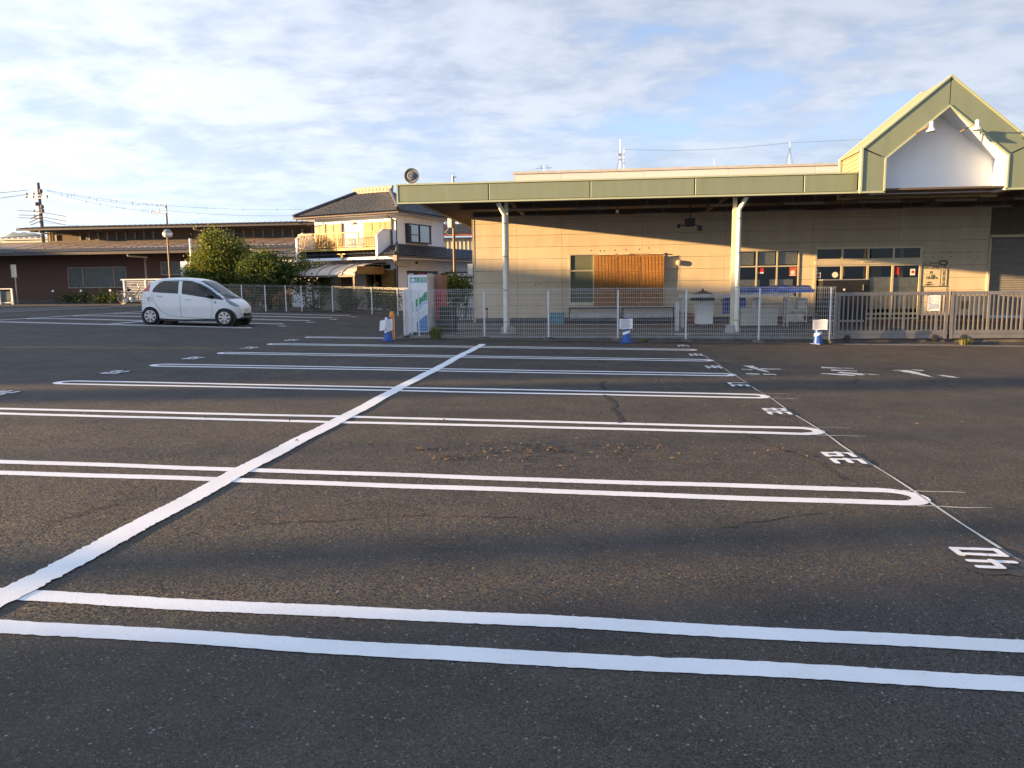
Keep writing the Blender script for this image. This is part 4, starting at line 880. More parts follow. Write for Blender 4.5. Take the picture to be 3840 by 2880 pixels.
bush('garden_shrub', 'dark shrub at the foot of the second tree', [(-16.3, 38.3, .85, 1.0, .5, .5), (-17.8, 38.3, .9, .9, .5, .55), (-18.9, 38.2, 1.0, .7, .5, .6)], 2600, .10, 22)
bush('garden_shrub', 'spiky grey green shrub before the carport wall', [(-13.4, 39.6, 1.2, .3, .3, .55), (-13.1, 39.6, .9, .4, .3, .45)], 700, .09, 23)
bush('garden_shrub', 'clipped dark round shrub below the tan house shutters', [(-11.35, 38.6, 1.15, .75, .5, .45), (-10.9, 38.4, .8, .8, .5, .45)], 1800, .08, 24)
bush('garden_shrub', 'low leafy growth along the middle of the rear mesh fence', [(-14.6, 38.6, .7, .8, .3, .4), (-12.6, 38.4, .7, .7, .4, .45), (-9.9, 36.6, .75, .5, .4, .5)], 2000, .09, 25)
bush('garden_shrub', 'bright green bush between the shop wall and the house', [(-5.75, 31., 1.55, .5, .45, .42), (-5.35, 31, 1.45, .35, .4, .3), (-6.0, 31, 1.4, .35, .4, .3), (-5.7, 31, 1.1, .5, .4, .3)], 2600, .10, 26, 'leaf_tree')
for i, (x, w, lb) in enumerate(((-37.2, .55, 'dark low shrub between the first two white stake lamps'), (-35.9, .5, 'dark low shrub below the middle of the brown wall window'), (-34.6, .4, 'round dark shrub beside the third white stake lamp'), (-33.5, .35, 'small dark shrub beside the rear wheel of the bicycle'))):
    bush('wall_shrub', lb, [(x, 50.4, .95, w*1.2, .4, .32)], 420, .13, 30+i, 'leaf_dark', group='shrubs along the brown wall')
def tuft(lb, x, y, h, n, seed, mat='grass_blade', spread=.16):
    rng = np.random.RandomState(seed); z = gz(x); m = MB()
    for i in range(n):
        a = rng.uniform(0, 2*PI); r = spread*rng.rand(); bx, by = x+r*math.cos(a), y+r*math.sin(a)*.7; L = h*rng.uniform(.5, 1.1); ln = rng.uniform(.1, .6)*L
        p0 = Vector((bx, by, z)); p1 = p0+Vector((math.cos(a)*ln*.4, math.sin(a)*ln*.4, L*.7)); p2 = p0+Vector((math.cos(a)*ln, math.sin(a)*ln, L*.85)); w = Vector((-math.sin(a), math.cos(a), 0))*.008
        m.add([p0-w, p0+w, p1+w, p1-w, p2], [(0, 1, 2, 3), (3, 2, 4)])
    m.build('weed_tuft', mat, base=(x, y, z), **tagk(lb, 'weeds', 'weeds at the fence foot'))
tuft('big green grass tuft at the fence foot by the vending machine', -4.35, 20.45, .42, 170, 41); tuft('small dry tuft at the fence foot right of the middle cone', 1.3, 20.4, .12, 50, 42, spread=.12); tuft('pale dry tuft at the joint of the sliding gate', 9.5, 20.75, .2, 110, 43); tuft('small brown tuft beside the cone at the gate', 5.95, 20.5, .14, 50, 44, spread=.1)
# dry leaves blown over the bays
def litter():
    rng = np.random.RandomState(5); m = MB()
    for cx, cy, n, s in [(-.6, 6.75, 150, .9), (-1.6, 6.65, 16, .12), (-1.2, 6.3, 16, .12), (-.9, 7.0, 14, .12), (-.65, 6.4, 10, .08), (-.4, 6.75, 14, .1), (.3, 6.95, 20, .25), (-2.2, 6.8, 6, .2), (-1.68, 8.1, 8, .08), (1.4, 7, 14, .5), (3., 9., 16, 2.), (-3, 8, 12, 1.5)]:
        for i in range(n):
            x, y = cx+rng.normal()*s, cy+rng.normal()*s*.28; a = rng.uniform(0, 6.28); L = rng.uniform(.012, .035); z = gz(x)+.006
            c, q = math.cos(a)*L, math.sin(a)*L; t = rng.uniform(.0, .022)
            m.add([(x-c, y-q, z), (x+q*.4, y-c*.4, z+t), (x+c, y+q, z+t*.4), (x-q*.4, y+c*.4, z+.004+t)], [(0, 1, 2, 3)])
    m.build('dry_leaves', 'dry_leaf', kind='stuff', label='dry brown leaves and twigs blown across the bays', category='leaves')
litter()
m = MB(); m.add([(2.28+.05*r_*math.cos(a), 3.93+.05*r_*math.sin(a), gz(2.28)+.008+.012*r_) for k in range(10) for a, r_ in [(2*PI*k/10, 1. if k % 2 == 0 else .4)]], [tuple(range(10))]); m.build('fallen_leaf', 'dry_leaf', base=(2.28, 3.93, 0), **tagk('brown star shaped leaf lying beside bay number 40', 'leaf'))

# ------------------------------------------------------------------ two storey house (built in its own axes, then turned)
house = thing('house', 'white two storey house with dark tiled roofs and a tan balcony', 'house', rz=-R(20.5))
BASE[house] = Vector((0, 0, 0))
def H_(name, mat, fn, parent=None, **kw):
    m = MB(); fn(m); return m.build(name, mat, parent or house, **kw)
def tile_plane(m, A, B, Cc, D, pitch=.265, course=.26, amp=.03, cut_=None):
    """tiles on a sloped quad: A-B along the eave, D-C along the top; waves across, steps up the slope"""
    A, B, Cc, D = map(Vector, (A, B, Cc, D)); nrm = (B-A).cross(D-A).normalized(); nrm = nrm if nrm.z > 0 else -nrm
    W = max((B-A).length, (Cc-D).length); Hh = max((D-A).length, (Cc-B).length); nu = max(2, int(W/pitch)); nv = max(1, int(Hh/course)); per = 5
    e = (B-A).normalized(); o0 = A; P = []
    for j in range(nv):
        for k, (f, hh) in enumerate(((0., .035), (1., .0))):
            v = (j+f)/nv; a, b = A.lerp(D, v), B.lerp(Cc, v); row = []
            for i in range(nu*per+1):
                u = i/(nu*per); p = a.lerp(b, u); ph = ((p-o0).dot(e)/pitch)*2*PI
                row.append(p+nrm*(amp*max(-.35, math.sin(ph))+hh))
            P.append(row)
    m.grid(P)
    m.add([A-Vector((0, 0, .03)), B-Vector((0, 0, .03)), Cc-Vector((0, 0, .05)), D-Vector((0, 0, .05))], [(0, 1, 2, 3)])
GZH = .05
# lower and upper walls
H_('ground_storey_wall', 'house_white', lambda m: (m.box(-7.6, 0, 0, .12, -.2, 3.6), m.box(-.12, 0, .12, 9.5, -.2, 3.7), m.box(-7.6, -7.48, .12, 9.5, -.2, 3.6), m.box(-7.6, 0, 9.38, 9.5, -.2, 3.6)))
H_('storey_wall', 'house_white', lambda m: (m.box(-5.62, .01, .01, .13, 3.5, 5.5), m.box(-.11, .01, .13, 4.96, 3.5, 5.5), m.box(-5.62, -5.5, .13, 4.96, 3.5, 5.5), m.box(-5.62, .01, 4.84, 4.96, 3.5, 5.5)))
H_('wall_joint', M('house_joint', (.58, .56, .53), .8), lambda m: [m.box(.011, .014, y-.008, y+.008, 3.8, 5.4) for y in (.9, 1.8, 2.7, 3.6, 4.5)]+[m.box(.001, .004, y-.008, y+.008, .3, 3.) for y in (1.2, 2.1, 3.0, 3.9, 4.8, 5.7, 6.6)])
# upper hipped roof
E0, E1, EY0, EY1, EZ = -6.45, .78, -.78, 5.75, 5.50; RZ = 7.0; RY = (EY0+EY1)/2; RA, RB = -4.45, -2.05
H_('roof_tiles', 'tile_dark', lambda m: (tile_plane(m, (E0, EY0, EZ), (E1, EY0, EZ), (RB, RY, RZ), (RA, RY, RZ)), tile_plane(m, (E1, EY0, EZ), (E1, EY1, EZ), (RB, RY, RZ), (RB, RY, RZ)), tile_plane(m, (E1, EY1, EZ), (E0, EY1, EZ), (RA, RY, RZ), (RB, RY, RZ)), tile_plane(m, (E0, EY1, EZ), (E0, EY0, EZ), (RA, RY, RZ), (RA, RY, RZ))), kind='stuff')
H_('eave_fascia', 'house_white', lambda m: (m.box(E0+.05, E1-.03, EY0+.03, EY0+.06, 5.36, 5.47), m.box(E1-.06, E1-.03, EY0+.06, EY1-.05, 5.36, 5.47), m.box(E0+.05, E0+.08, EY0+.06, EY1-.05, 5.36, 5.47), m.box(E0+.08, E1-.06, EY0+.06, EY1-.05, 5.38, 5.42)))
H_('hip_ridge', 'tile_dark', lambda m: m.tube([(E1+.02, EY0-.02, EZ+.08), (RB, RY, RZ+.1)], .10, 8)); H_('hip_ridge', 'tile_dark', lambda m: m.tube([(E0-.02, EY0-.02, EZ+.06), (RA, RY, RZ+.1)], .085, 8)); H_('ridge_end_tile', 'tile_dark', lambda m: m.lathe([(.13, -.05), (.13, .05), (0, .06)], 12, (E1+.02, EY0-.03, EZ+.10), 'y'))
def ridge(m):
    m.box(RA-.15, RB+.15, RY-.11, RY+.11, RZ-.02, RZ+.22); m.tube([(RA-.2, RY, RZ+.25), (RB+.2, RY, RZ+.25)], .10, 8)
    for k in range(9): m.lathe([(.05, -.12), (.085, -.12), (.085, -.11)], 10, (RA+.2+k*.25, RY, RZ+.14), 'y')
H_('main_ridge', 'ridge_cream', ridge)
H_('gutter', 'brown_pipe', lambda m: (m.tube([(E0, EY0-.05, 5.42), (E1+.05, EY0-.05, 5.42)], .045, 8), m.tube([(E1+.05, EY0-.05, 5.42), (E1+.05, EY1, 5.42)], .045, 8)))
H_('downpipe', 'brown_pipe', lambda m: (m.tube([(.1, EY0-.05, 5.40), (.1, EY0-.05, 5.22), (.1, -.06, 5.02), (.1, -.06, 3.9), (.3, -.3, 3.72)], .035, 8), m.tube([(-6.2, EY0-.05, 5.4), (-6.2, EY0-.05, 5.2), (-5.7, -.06, 5.0)], .03, 6), m.tube([(.75, 5.3, 5.4), (.4, 5.2, 5.3), (.08, 5.0, 5.25)], .03, 6)))
# lower roof: front strip, right side, left wing
H_('roof_tiles', 'tile_dark', lambda m: (tile_plane(m, (.95, -1.3, 3.16), (.95, 9.8, 3.16), (.03, 9.8, 3.78), (.03, -.1, 3.78)), tile_plane(m, (-.5, -1.3, 3.16), (.95, -1.3, 3.16), (.03, -.1, 3.78), (-.5, -.1, 3.78)), tile_plane(m, (-8.6, -1.25, 3.22), (-.5, -1.25, 3.22), (-.5, -.55, 3.48), (-7.9, -.55, 3.48)), tile_plane(m, (-8.6, -1.25, 3.22), (-7.9, -.55, 3.48), (-5.7, 1.9, 4.2), (-8.6, 5, 3.22), .265), tile_plane(m, (-7.9, -.55, 3.48), (-5.62, -.55, 3.48), (-5.62, 1.6, 4.2), (-6.4, 1.6, 4.2))), kind='stuff')
H_('hip_ridge', 'tile_dark', lambda m: m.tube([(.97, -1.32, 3.24), (.1, -.05, 3.88)], .085, 8)); H_('ridge_end_tile', 'tile_dark', lambda m: m.lathe([(.11, -.05), (.11, .05), (0, .06)], 10, (.97, -1.33, 3.26), 'y')); H_('hip_ridge', 'tile_dark', lambda m: m.tube([(-8.6, -1.25, 3.28), (-6.0, 1.7, 4.25)], .07, 8)); H_('wall_flashing', 'tile_dark', lambda m: m.box(.02, .1, 0, 5.0, 3.74, 3.84))
H_('eave_fascia', 'house_white', lambda m: (m.box(-8.5, .92, -1.25, -1.21, 2.98, 3.12), m.box(.88, .92, -1.21, 9.7, 2.98, 3.12), m.box(-8.5, .88, -1.21, .0, 3.02, 3.06), m.box(.0, .88, -1.2, 9.7, 3.02, 3.06)))
H_('gutter', 'brown_pipe', lambda m: (m.tube([(.98, -1.35, 3.1), (.98, 9.8, 3.1)], .045, 8), m.tube([(.45, -1.35, 3.1), (.98, -1.35, 3.1)], .045, 8), m.box(.78, 1.03, -1.42, -1.22, 2.88, 3.16), m.tube([(.9, -1.3, 2.9), (.75, -1.25, 2.74), (.1, -.07, 2.6), (.06, -.07, .2)], .032, 8)))
H_('rain_hopper', 'rail_tan', lambda m: (m.box(-2.95, -2.35, -1.42, -1.3, 3.28, 3.33), m.box(-2.7, -2.55, -1.40, -1.3, 3.1, 3.28), m.tube([(-2.6, -1.35, 3.1), (-2.6, -1.3, 2.95), (-1.9, -.1, 2.72), (-1.9, -.1, 2.3)], .03, 6)))
# balcony
for x0 in (-.42, -5.95): H_('balcony_wing', 'house_white', lambda m: m.prism([(-1.28, 3.0), (-1.28, 4.22), (-.75, 4.56), (0, 4.58), (0, 3.0)], lambda u, v: (x0, u, v), lambda u, v: (x0+.13, u, v)))
for x0 in (-.42, -5.95): H_('wing_coping', 'metal_cap', lambda m: (m.bar((x0+.065, -1.3, 4.22), (x0+.065, -.75, 4.575), .17, .03), m.bar((x0+.065, -.76, 4.58), (x0+.065, 0, 4.60), .17, .03)))
H_('balcony_floor', 'rail_tan', lambda m: (m.box(-5.8, -.43, -1.25, -1.15, 3.50, 3.62), m.box(-5.8, -.43, -1.15, 0, 3.55, 3.60)))
rl = H_('balcony_rail', 'rail_tan', lambda m: (m.bar((-5.8, -1.2, 4.46), (-.43, -1.2, 4.46), .05, .045), m.bar((-5.8, -1.2, 3.70), (-.43, -1.2, 3.70), .035, .03)))
b0 = None
for k in range(48):
    x = -5.7+k*.11
    if b0 is None: b0 = H_('baluster', 'rail_tan', lambda m: m.box(x-.011, x+.011, -1.212, -1.188, 3.70, 4.45)); bx = x
    else: inst(b0, 'baluster', house, (x-bx, 0, 0))
for x in (-4.55, -3.0, -1.6): H_('rail_post', 'rail_tan', lambda m: m.box(x-.03, x+.03, -1.225, -1.17, 3.6, 4.46))
# storm shutters and windows on the sunny face
def storm(a, b, z0, z1, y=0.):
    o = H_('storm_shutter', 'shutter_tan', lambda m: (m.box(-b, -a, y-.05, y-.001, z0, z1),))
    H_('slat', 'shutter_tan', lambda m: [m.box(-b+.03, -a-.03, y-.058, y-.05, z, z+.045) for z in np.arange(z0+.05, z1-.06, .07)], o)
for a, b in ((4.85, 5.18), (5.2, 5.52), (3.68, 4.18), (4.22, 4.75), (.28, .62), (.64, .95), (.97, 1.48), (1.52, 2.12)): storm(a, b, 3.62, 5.06)
for a, b, z in ((-4.84, -4.77, 5.1), (-3.66, -3.60, 5.1), (-.27, -.2, 5.15)): H_('shutter_case', 'brown_pipe', lambda m: m.box(a, b, -.09, 0, 3.6, z))
H_('wall_lamp', 'metal_cap', lambda m: m.box(-3.05, -2.75, -.14, 0, 5.0, 5.12))
for a, b in ((.16, .52), (.54, .93)): storm(a, b, .3, 2.36)
for a, b in ((3.05, 3.6),): storm(a, b, .3, 2.13)
H_('sliding_window', ['house_glass', 'rail_tan'], lambda m: (m.box(-2.0, -.97, -.02, -.005, .4, 2.2, 0), m.box(-2.05, -1.97, -.05, 0, .3, 2.35, 1), m.box(-1.5, -1.46, -.04, 0, .4, 2.3, 1), m.box(-1.0, -.95, -.05, 0, .3, 2.35, 1), m.box(-2.2, -.1, -.06, 0, 2.36, 2.44, 1)))
H_('transom', 'house_glass', lambda m: [m.box(a, a+.5, -.02, -.005, 2.5, 2.72) for a in (-2.1, -1.5, -.9)])
H_('wall_corner_post', 'brown_pipe', lambda m: m.box(-.14, -.02, -.08, -.001, .1, 2.5))
# shaded right side: bay window, low dark window, small fittings
wr = H_('bay_window', 'window_dark', lambda m: (m.box(.012, .24, .90, .98, 3.97, 4.95), m.box(.012, .24, 3.10, 3.18, 3.97, 4.95), m.box(.012, .26, .86, 3.22, 4.93, 4.98), m.box(.012, .26, .90, 3.18, 3.93, 4.0), m.box(.19, .24, 1.98, 2.06, 4.0, 4.93), m.box(.19, .23, .98, 1.98, 4.36, 4.40), m.box(.16, .22, 1.0, 1.05, 4.0, 4.93)))
H_('pane', 'house_glass', lambda m: m.box(.195, .2, .98, 3.10, 4.0, 4.93), wr)
H_('curtain', M('curtain', (.40, .42, .44), .8), lambda m: m.grid([[(.12+.012*math.sin(y*22), y, z) for y in np.linspace(1.0, 3.1, 60)] for z in (4.0, 4.93)]), wr)
lw = H_('window', 'window_dark', lambda m: (m.box(.0, .06, .95, 4.15, 2.32, 2.40), m.box(.0, .02, .98, 4.12, 1.2, 2.32), m.box(.0, .06, 2.85, 2.95, 1.2, 2.32)))
H_('window_paper', ['poster_white', 'poster_red'], lambda m: (m.box(.021, .024, 1.1, 1.6, 2.05, 2.26, 0), m.box(.021, .024, 2.05, 2.7, 1.9, 2.28, 1), m.box(.021, .024, 3.0, 3.6, 1.7, 2.28, 0)), lw)
H_('wall_pipe', 'metal_cap', lambda m: m.tube([(.05, .1, 2.62), (.05, 1.1, 2.62)], .03, 6)); H_('wall_vent', 'window_dark', lambda m: m.lathe([(.07, 0), (.07, .08), (0, .09)], 10, (.0, 1.9, 2.85), 'x'))
house.location = (-10.8, 41., 0)
# carport with bowed translucent roof
cp = thing('carport', 'bowed tan translucent carport roof with brown posts by the house', 'carport', rz=-R(20.5)); BASE[cp] = Vector((0, 0, 0))
CPX = [-5.6, -4.75, -3.9, -3.05, -2.2, -1.35, -.5]
prof = [(-.35, 2.72), (-1.2, 2.68), (-2.0, 2.56), (-2.6, 2.38), (-2.9, 2.2), (-3.0, 2.02)]
for a, b in zip(CPX[:-1], CPX[1:]): H_('roof_sheet', 'poly_roof', lambda m: m.grid([[(x, y, z) for x in (a, b)] for y, z in prof]), cp)
for x in CPX: H_('roof_rib', 'brown_pipe', lambda m: m.tube([(x, y, z+.012) for y, z in prof], .022, 6), cp)
H_('beam', 'brown_pipe', lambda m: (m.box(-5.65, -.45, -3.06, -2.97, 1.95, 2.05), m.box(-5.65, -.45, -.40, -.33, 2.66, 2.73)), cp)
for x in (-5.4, -3.4, -.62): H_('post', 'brown_pipe', lambda m: m.box(x-.05, x+.05, -2.95, -2.85, .0, 2.2), cp)
H_('screen', 'shutter_tan', lambda m: (m.box(-.56, -.52, -2.8, -.4, 2.1, 2.5),), cp)
cp.location = (-10.8, 41., .1)
t = thing('storage_shed', 'pale plain shed wall standing under the carport', 'shed', rz=-R(20.5)); BASE[t] = Vector((0, 0, 0))
H_('wall', M('shed_wall', (.45, .42, .37), .7, var=.05), lambda m: m.box(-4.0, -2.75, -1.6, -.9, .0, 2.05), t); H_('door', 'brown_pipe', lambda m: m.box(-2.7, -2.05, -1.4, -1.36, .1, 2.0), t); t.location = (-10.8, 41., .1)

# rear mesh fence
rf = thing('garden_fence', 'white mesh fence curving along the gardens behind the car', 'fence', (-14, 37, .2))
RP = [(-19.2, 37.1), (-17.75, 36.95), (-16.5, 36.9), (-15.6, 37.3), (-14.9, 37.6), (-13.4, 38.0), (-10.8, 36.2), (-9.2, 35.0), (-7.4, 33.6)]
for a, b in zip(RP[:-1], RP[1:]):
    mesh_panel((a[0], a[1], 0), (b[0], b[1], 0), gz(a[0])+.06, gz(b[0])+.06, 1.27, 'wire_panel', rf, wire=.0022, pv=.075, ph=.13, mat='galv')
for x, y in RP[:-1]: MB().tube([(x, y-.06, gz(x)), (x, y-.06, gz(x)+1.3)], .03, 8).build('post', 'white_metal', rf)
# light pole, cycle shelter and lattice between shop and house
t = thing('light_pole', 'thin brown pole with white floodlights beside the house', 'pole', (-6.3, 34, .1))
MB().tube([(-6.3, 34, 0), (-6.3, 34, 4.55)], .065, 10).build('pole', 'brown_pipe', t)
MB().lathe([(.0, 0), (.07, .02), (.09, .16), (0, .17)], 10, (-6.05, 33.95, 4.25)).build('floodlight', 'white_metal', t); MB().box(-6.56, -6.38, 33.9, 34.1, 4.1, 4.5).build('equipment_box', 'white_metal', t); MB().bar((-6.5, 34, 4.4), (-6.0, 34, 4.4), .04, .04).tube([(-6.5, 34, 4.1), (-6.7, 34, 3.9), (-6.4, 34, 3.75)], .01, 4).build('bracket', 'galv', t)
t = thing('cycle_shelter', 'low dark curved shelter roof behind the green bush', 'shelter', (-6, 33, .1))
MB().grid([[(x, y, 1.92+.2*math.sin(PI*(x+7.15)/2.6)) for x in np.linspace(-7.1, -4.8, 12)] for y in (32.6, 34.2)]).build('roof', 'window_dark', t); MB().tube([(-7.1, 32.6, 1.9), (-6.4, 32.6, 2.1), (-5.4, 32.6, 2.1), (-4.8, 32.6, 1.98)], .035, 6).bar((-7.0, 32.6, 1.88), (-4.8, 32.6, 1.88), .06, .08).build('beam', 'window_dark', t)
for x in (-6.8, -6.4, -5.5): MB().box(x-.03, x+.03, 32.55, 32.62, 0, 1.9).build('post', 'window_dark', t)
t = thing('lattice_fence', 'pale upright slat fence under the green bush', 'fence', (-5.7, 31.6, .1))
b0 = None
for k in range(16):
    x = -6.3+k*.105
    if b0 is None: b0 = MB().box(x-.022, x+.022, 31.6, 31.62, .1, 1.3).build('slat', 'house_white', t); bx = x
    else: inst(b0, 'slat', t, (x-bx, 0, 0))
MB().box(-6.35, -4.7, 31.63, 31.66, 1.1, 1.16).box(-6.35, -4.7, 31.63, 31.66, .25, .31).build('rail', 'house_white', t)
t = thing('outbuilding', 'far tan house with dark roof between the pole and the shop', 'house', (-10, 56, .3))
MB().box(-13, -4, 55, 60, .2, 5.0).build('wall', 'far_wall', t); m = MB(); [m.box(x, x+.03, 54.96, 55., .3, 5.) for x in np.arange(-13, -4, .3)]; m.build('wall_rib', 'roof_board', t, kind='stuff')
MB().box(-13.6, -3.6, 54.3, 54.4, 5.05, 5.2).build('fascia', 'rust_red', t); m = MB(); tile_plane(m, (-13.6, 54.3, 5.2), (-3.6, 54.3, 5.2), (-3.6, 58, 6.2), (-13.6, 58, 6.2)); m.build('roof', 'tile_dark', t, kind='stuff')

# ------------------------------------------------------------------ long brown hall on the left
hall = thing('brick_hall', 'long low brown brick hall with two shallow tiled roofs', 'hall', (-38, 53, .6))
def B_(name, mat, fn, parent=None, **kw):
    m = MB(); fn(m); return m.build(name, mat, parent or hall, **kw)
WIN = [(-38.95, -34.3, 1.68, 3.22), (-31.6, -30.0, 2.55, 3.52)]
def hallwall(m):
    rects = [(-62, -17, .3, 4.4)]
    for o in WIN: rects = cut(rects, o)
    for a, b, c, d in rects: m.box(a, b, 53., 53.15, c, d)
    m.box(-62, -61.85, 53.15, 66, .3, 4.6); m.box(-17.15, -17, 53.15, 66, .3, 4.6); m.box(-62, -17, 53.4, 53.45, .3, 4.4)
B_('wall', 'brick_brown', hallwall)
B_('plinth', 'kerb_concrete', lambda m: m.box(-62, -30.5, 52.7, 53, .3, .85))
def hallwin(x0, x1, z0, z1, verts):
    w = B_('window', 'mullion', lambda m: ([m.box(v-.04, v+.04, 53.02, 53.10, z0, z1) for v in verts], m.box(x0, x1, 53.02, 53.1, z1-.06, z1), m.box(x0, x1, 52.97, 53.1, z0, z0+.07), m.box(x0, x0+.06, 53.02, 53.1, z0, z1), m.box(x1-.06, x1, 53.02, 53.1, z0, z1)))
    vs = [x0]+verts+[x1]
    for a, b in zip(vs[:-1], vs[1:]): B_('pane', M('dull_pane', (.10, .115, .11), .25, var=.12, spec=.6), lambda m: m.box(a+.03, b-.03, 53.07, 53.09, z0+.05, z1-.05), w)
hallwin(-38.95, -34.3, 1.68, 3.22, [-37.74, -35.3]); hallwin(-31.6, -30.0, 2.55, 3.52, [-30.9])
B_('panel_seam', 'mullion', lambda m: m.box(-32.82, -32.66, 52.96, 53., .4, 3.75))
# lower roof: tiled eave course, then metal sheet, hip on the left
B_('eave_board', 'roof_tile_brown', lambda m: (m.box(-52, -16, 51., 51.06, 4.04, 4.22), m.box(-52, -16, 51.06, 53., 4.12, 4.18)))
def etile(m):
    tile_plane(m, (-52, 51., 4.22), (-16, 51., 4.22), (-16, 52.5, 4.57), (-52, 52.5, 4.57), .42, .40, .018)
B_('eave_tiles', 'roof_tile_brown', etile, kind='stuff')
def mroof(m):
    for k in range(5):
        y0, y1 = 52.55+k*.9, 52.55+(k+1)*.9; z0_, z1_ = 4.60+k*.15, 4.60+(k+1)*.15
        xl0, xl1 = -51.0+(y0-51)*1.25, -51.0+(y1-51)*1.25
        m.add([(xl0, y0, z0_+.03), (-16, y0, z0_+.03), (-16, y1, z1_), (xl1, y1, z1_)], [(0, 1, 2, 3)]); m.add([(xl0, y0, z0_-.02), (-16, y0, z0_-.02), (-16, y0, z0_+.03), (xl0, y0, z0_+.03)], [(0, 1, 2, 3)])
    m.add([(-51, 51, 4.3), (-42.9, 57.2, 5.35), (-51, 63, 4.3)], [(0, 1, 2)])
B_('metal_roof', 'roof_metal_brown', mroof)
B_('roof_batten', 'roof_metal_brown', lambda m: [m.tube([(x, 52.5, 4.62), (x, 57., 5.34)], .012, 4) for x in np.arange(-43, -16, 1.36)])
B_('roof_gutter', 'roof_tile_brown', lambda m: m.box(-43, -17, 56.6, 56.98, 5.24, 5.40))
# upper wall with a band of small windows
B_('clerestory_wall', 'brown_wall2', lambda m: (m.box(-42.46, -18, 57., 57.15, 5.1, 5.46), m.box(-42.46, -18, 57., 57.15, 6.0, 6.5), m.box(-42.46, -40.6, 57., 57.15, 5.46, 6.0), m.box(-33.6, -28.6, 57., 57.15, 5.46, 6.0), m.box(-42.46, -18, 57.2, 57.25, 5.1, 6.5), m.box(-44.0, -42.46, 57.9, 58., 5.0, 6.4)))
for grp in ([-40.55+i*.768 for i in range(10)], [-28.59+i*.782 for i in range(13)]):
    for a, b in zip(grp[:-1], grp[1:]):
        w = B_('window', 'louvre', lambda m: ([m.box(a+.09, b, 57.06, 57.08, z, z+.028) for z in np.arange(5.48, 5.98, .045)]))
        B_('mullion', 'mullion', lambda m: m.box(a-.02, a+.09, 56.97, 57.1, 5.44, 6.02), w)
B_('corner_post', 'mullion', lambda m: m.box(-42.62, -42.45, 56.9, 57.1, 5.1, 6.3)); B_('corner_post', 'mullion', lambda m: m.box(-43.7, -43.6, 57.7, 57.85, 5.1, 6.3))
B_('eave_board', 'roof_tile_brown', lambda m: (m.box(-44.35, -20.4, 55., 55.08, 6.12, 6.26), m.box(-44.3, -20.4, 55.08, 57.0, 6.2, 6.26), m.box(-43.6, -20.6, 55.5, 55.6, 6.02, 6.14)))
B_('eave_tiles', 'roof_tile_brown', lambda m: (tile_plane(m, (-44.35, 55., 6.27), (-20.4, 55., 6.27), (-20.4, 56.6, 6.5), (-42.6, 56.6, 6.5), .42, .4, .035), m.add([(-44.35, 55, 6.27), (-42.6, 56.6, 6.5), (-42.6, 60, 6.5), (-44.35, 61, 6.27)], [(0, 1, 2, 3)]), m.add([(-42.6, 56.6, 6.5), (-20.4, 56.6, 6.5), (-20.4, 60, 6.6), (-42.6, 60, 6.6)], [(0, 1, 2, 3)])), kind='stuff')
for q in ([(-42.5, 55.1, 6.15), (-42.5, 55.15, 5.98), (-42.2, 55.8, 5.88), (-41.2, 56.9, 5.9)], [(-30.0, 55.1, 6.12), (-30, 55.2, 5.98), (-29.8, 55.8, 5.94)], [(-32.9, 51.1, 4.08), (-32.9, 51.2, 3.9), (-32.3, 52.6, 3.84)]): B_('gutter_elbow', 'column_tan', lambda m: m.tube(q, .06, 8))
# small white lamps on stakes before the hall
for i, (x, lb) in enumerate(((-37.94, 'white stake lamp farthest from the bicycle, before bare brown wall'), (-35.82, 'white stake lamp below the first mullion of the hall window'), (-33.63, 'white lamp on a short stake nearest the bicycle'))):
    t = thing('garden_lamp', lb, 'garden lamp', (x, 50, gz(x)), 'white stake lamps before the hall')
    MB().tube([(x, 50, gz(x)), (x, 50, 1.42)], .018, 6).build('stake', 'dark_steel', t); MB().bev(x-.065, x+.065, 49.95, 50.03, 1.42, 1.56, .012).build('lamp_head', M('lamp_white', (.85, .86, .88), .3), t)
t = thing('street_lamp', 'globe street lamp on a thin brown post before the hall', 'street lamp', (-27.42, 47, gz(-27.4)))
MB().tube([(-27.42, 47, .4), (-27.40, 47, 4.86)], [.065, .05], 10).build('post', M('lamp_post', (.16, .10, .06), .5), t)
MB().lathe([(0, .52), (.12, .50), (.22, .42), (.30, .27)], 20, (-27.38, 47, 4.83)).build('cap', M('globe_cap', (.20, .20, .20), .35), t); MB().lathe([(.31, .27), (.315, .24), (.29, .13), (.22, .03), (.15, 0), (0, 0)], 20, (-27.38, 47, 4.83)).build('globe', 'globe', t)
t = thing('notice_board', 'narrow pale notice board on a post before the brown wall', 'sign', (-40., 49, gz(-40)))
MB().bev(-40.14, -39.75, 48.95, 49.0, 2.45, 3.33, .01).build('panel', 'vend_beige', t); MB().tube([(-39.93, 49.04, gz(-40)), (-39.93, 49.04, 2.9)], .045, 8).build('post', 'galv', t)
t = thing('sheet_barrier', 'low framed grey sheet barrier beside the pale notice board', 'barrier', (-40.3, 48, gz(-40)))
MB().box(-42.3, -39.45, 48.0, 48.02, gz(-40)+.12, 1.5).build('sheet', 'dull_pane', t); MB().bar((-42.3, 48, 1.66), (-39.5, 48, 1.68), .06, .06).box(-39.5, -39.38, 47.97, 48.05, gz(-40), 1.7).box(-40.36, -40.26, 47.9, 48., gz(-40), 1.56).bar((-42.3, 48, .74), (-39.4, 48, .74), .06, .06).build('frame', 'white_metal', t)
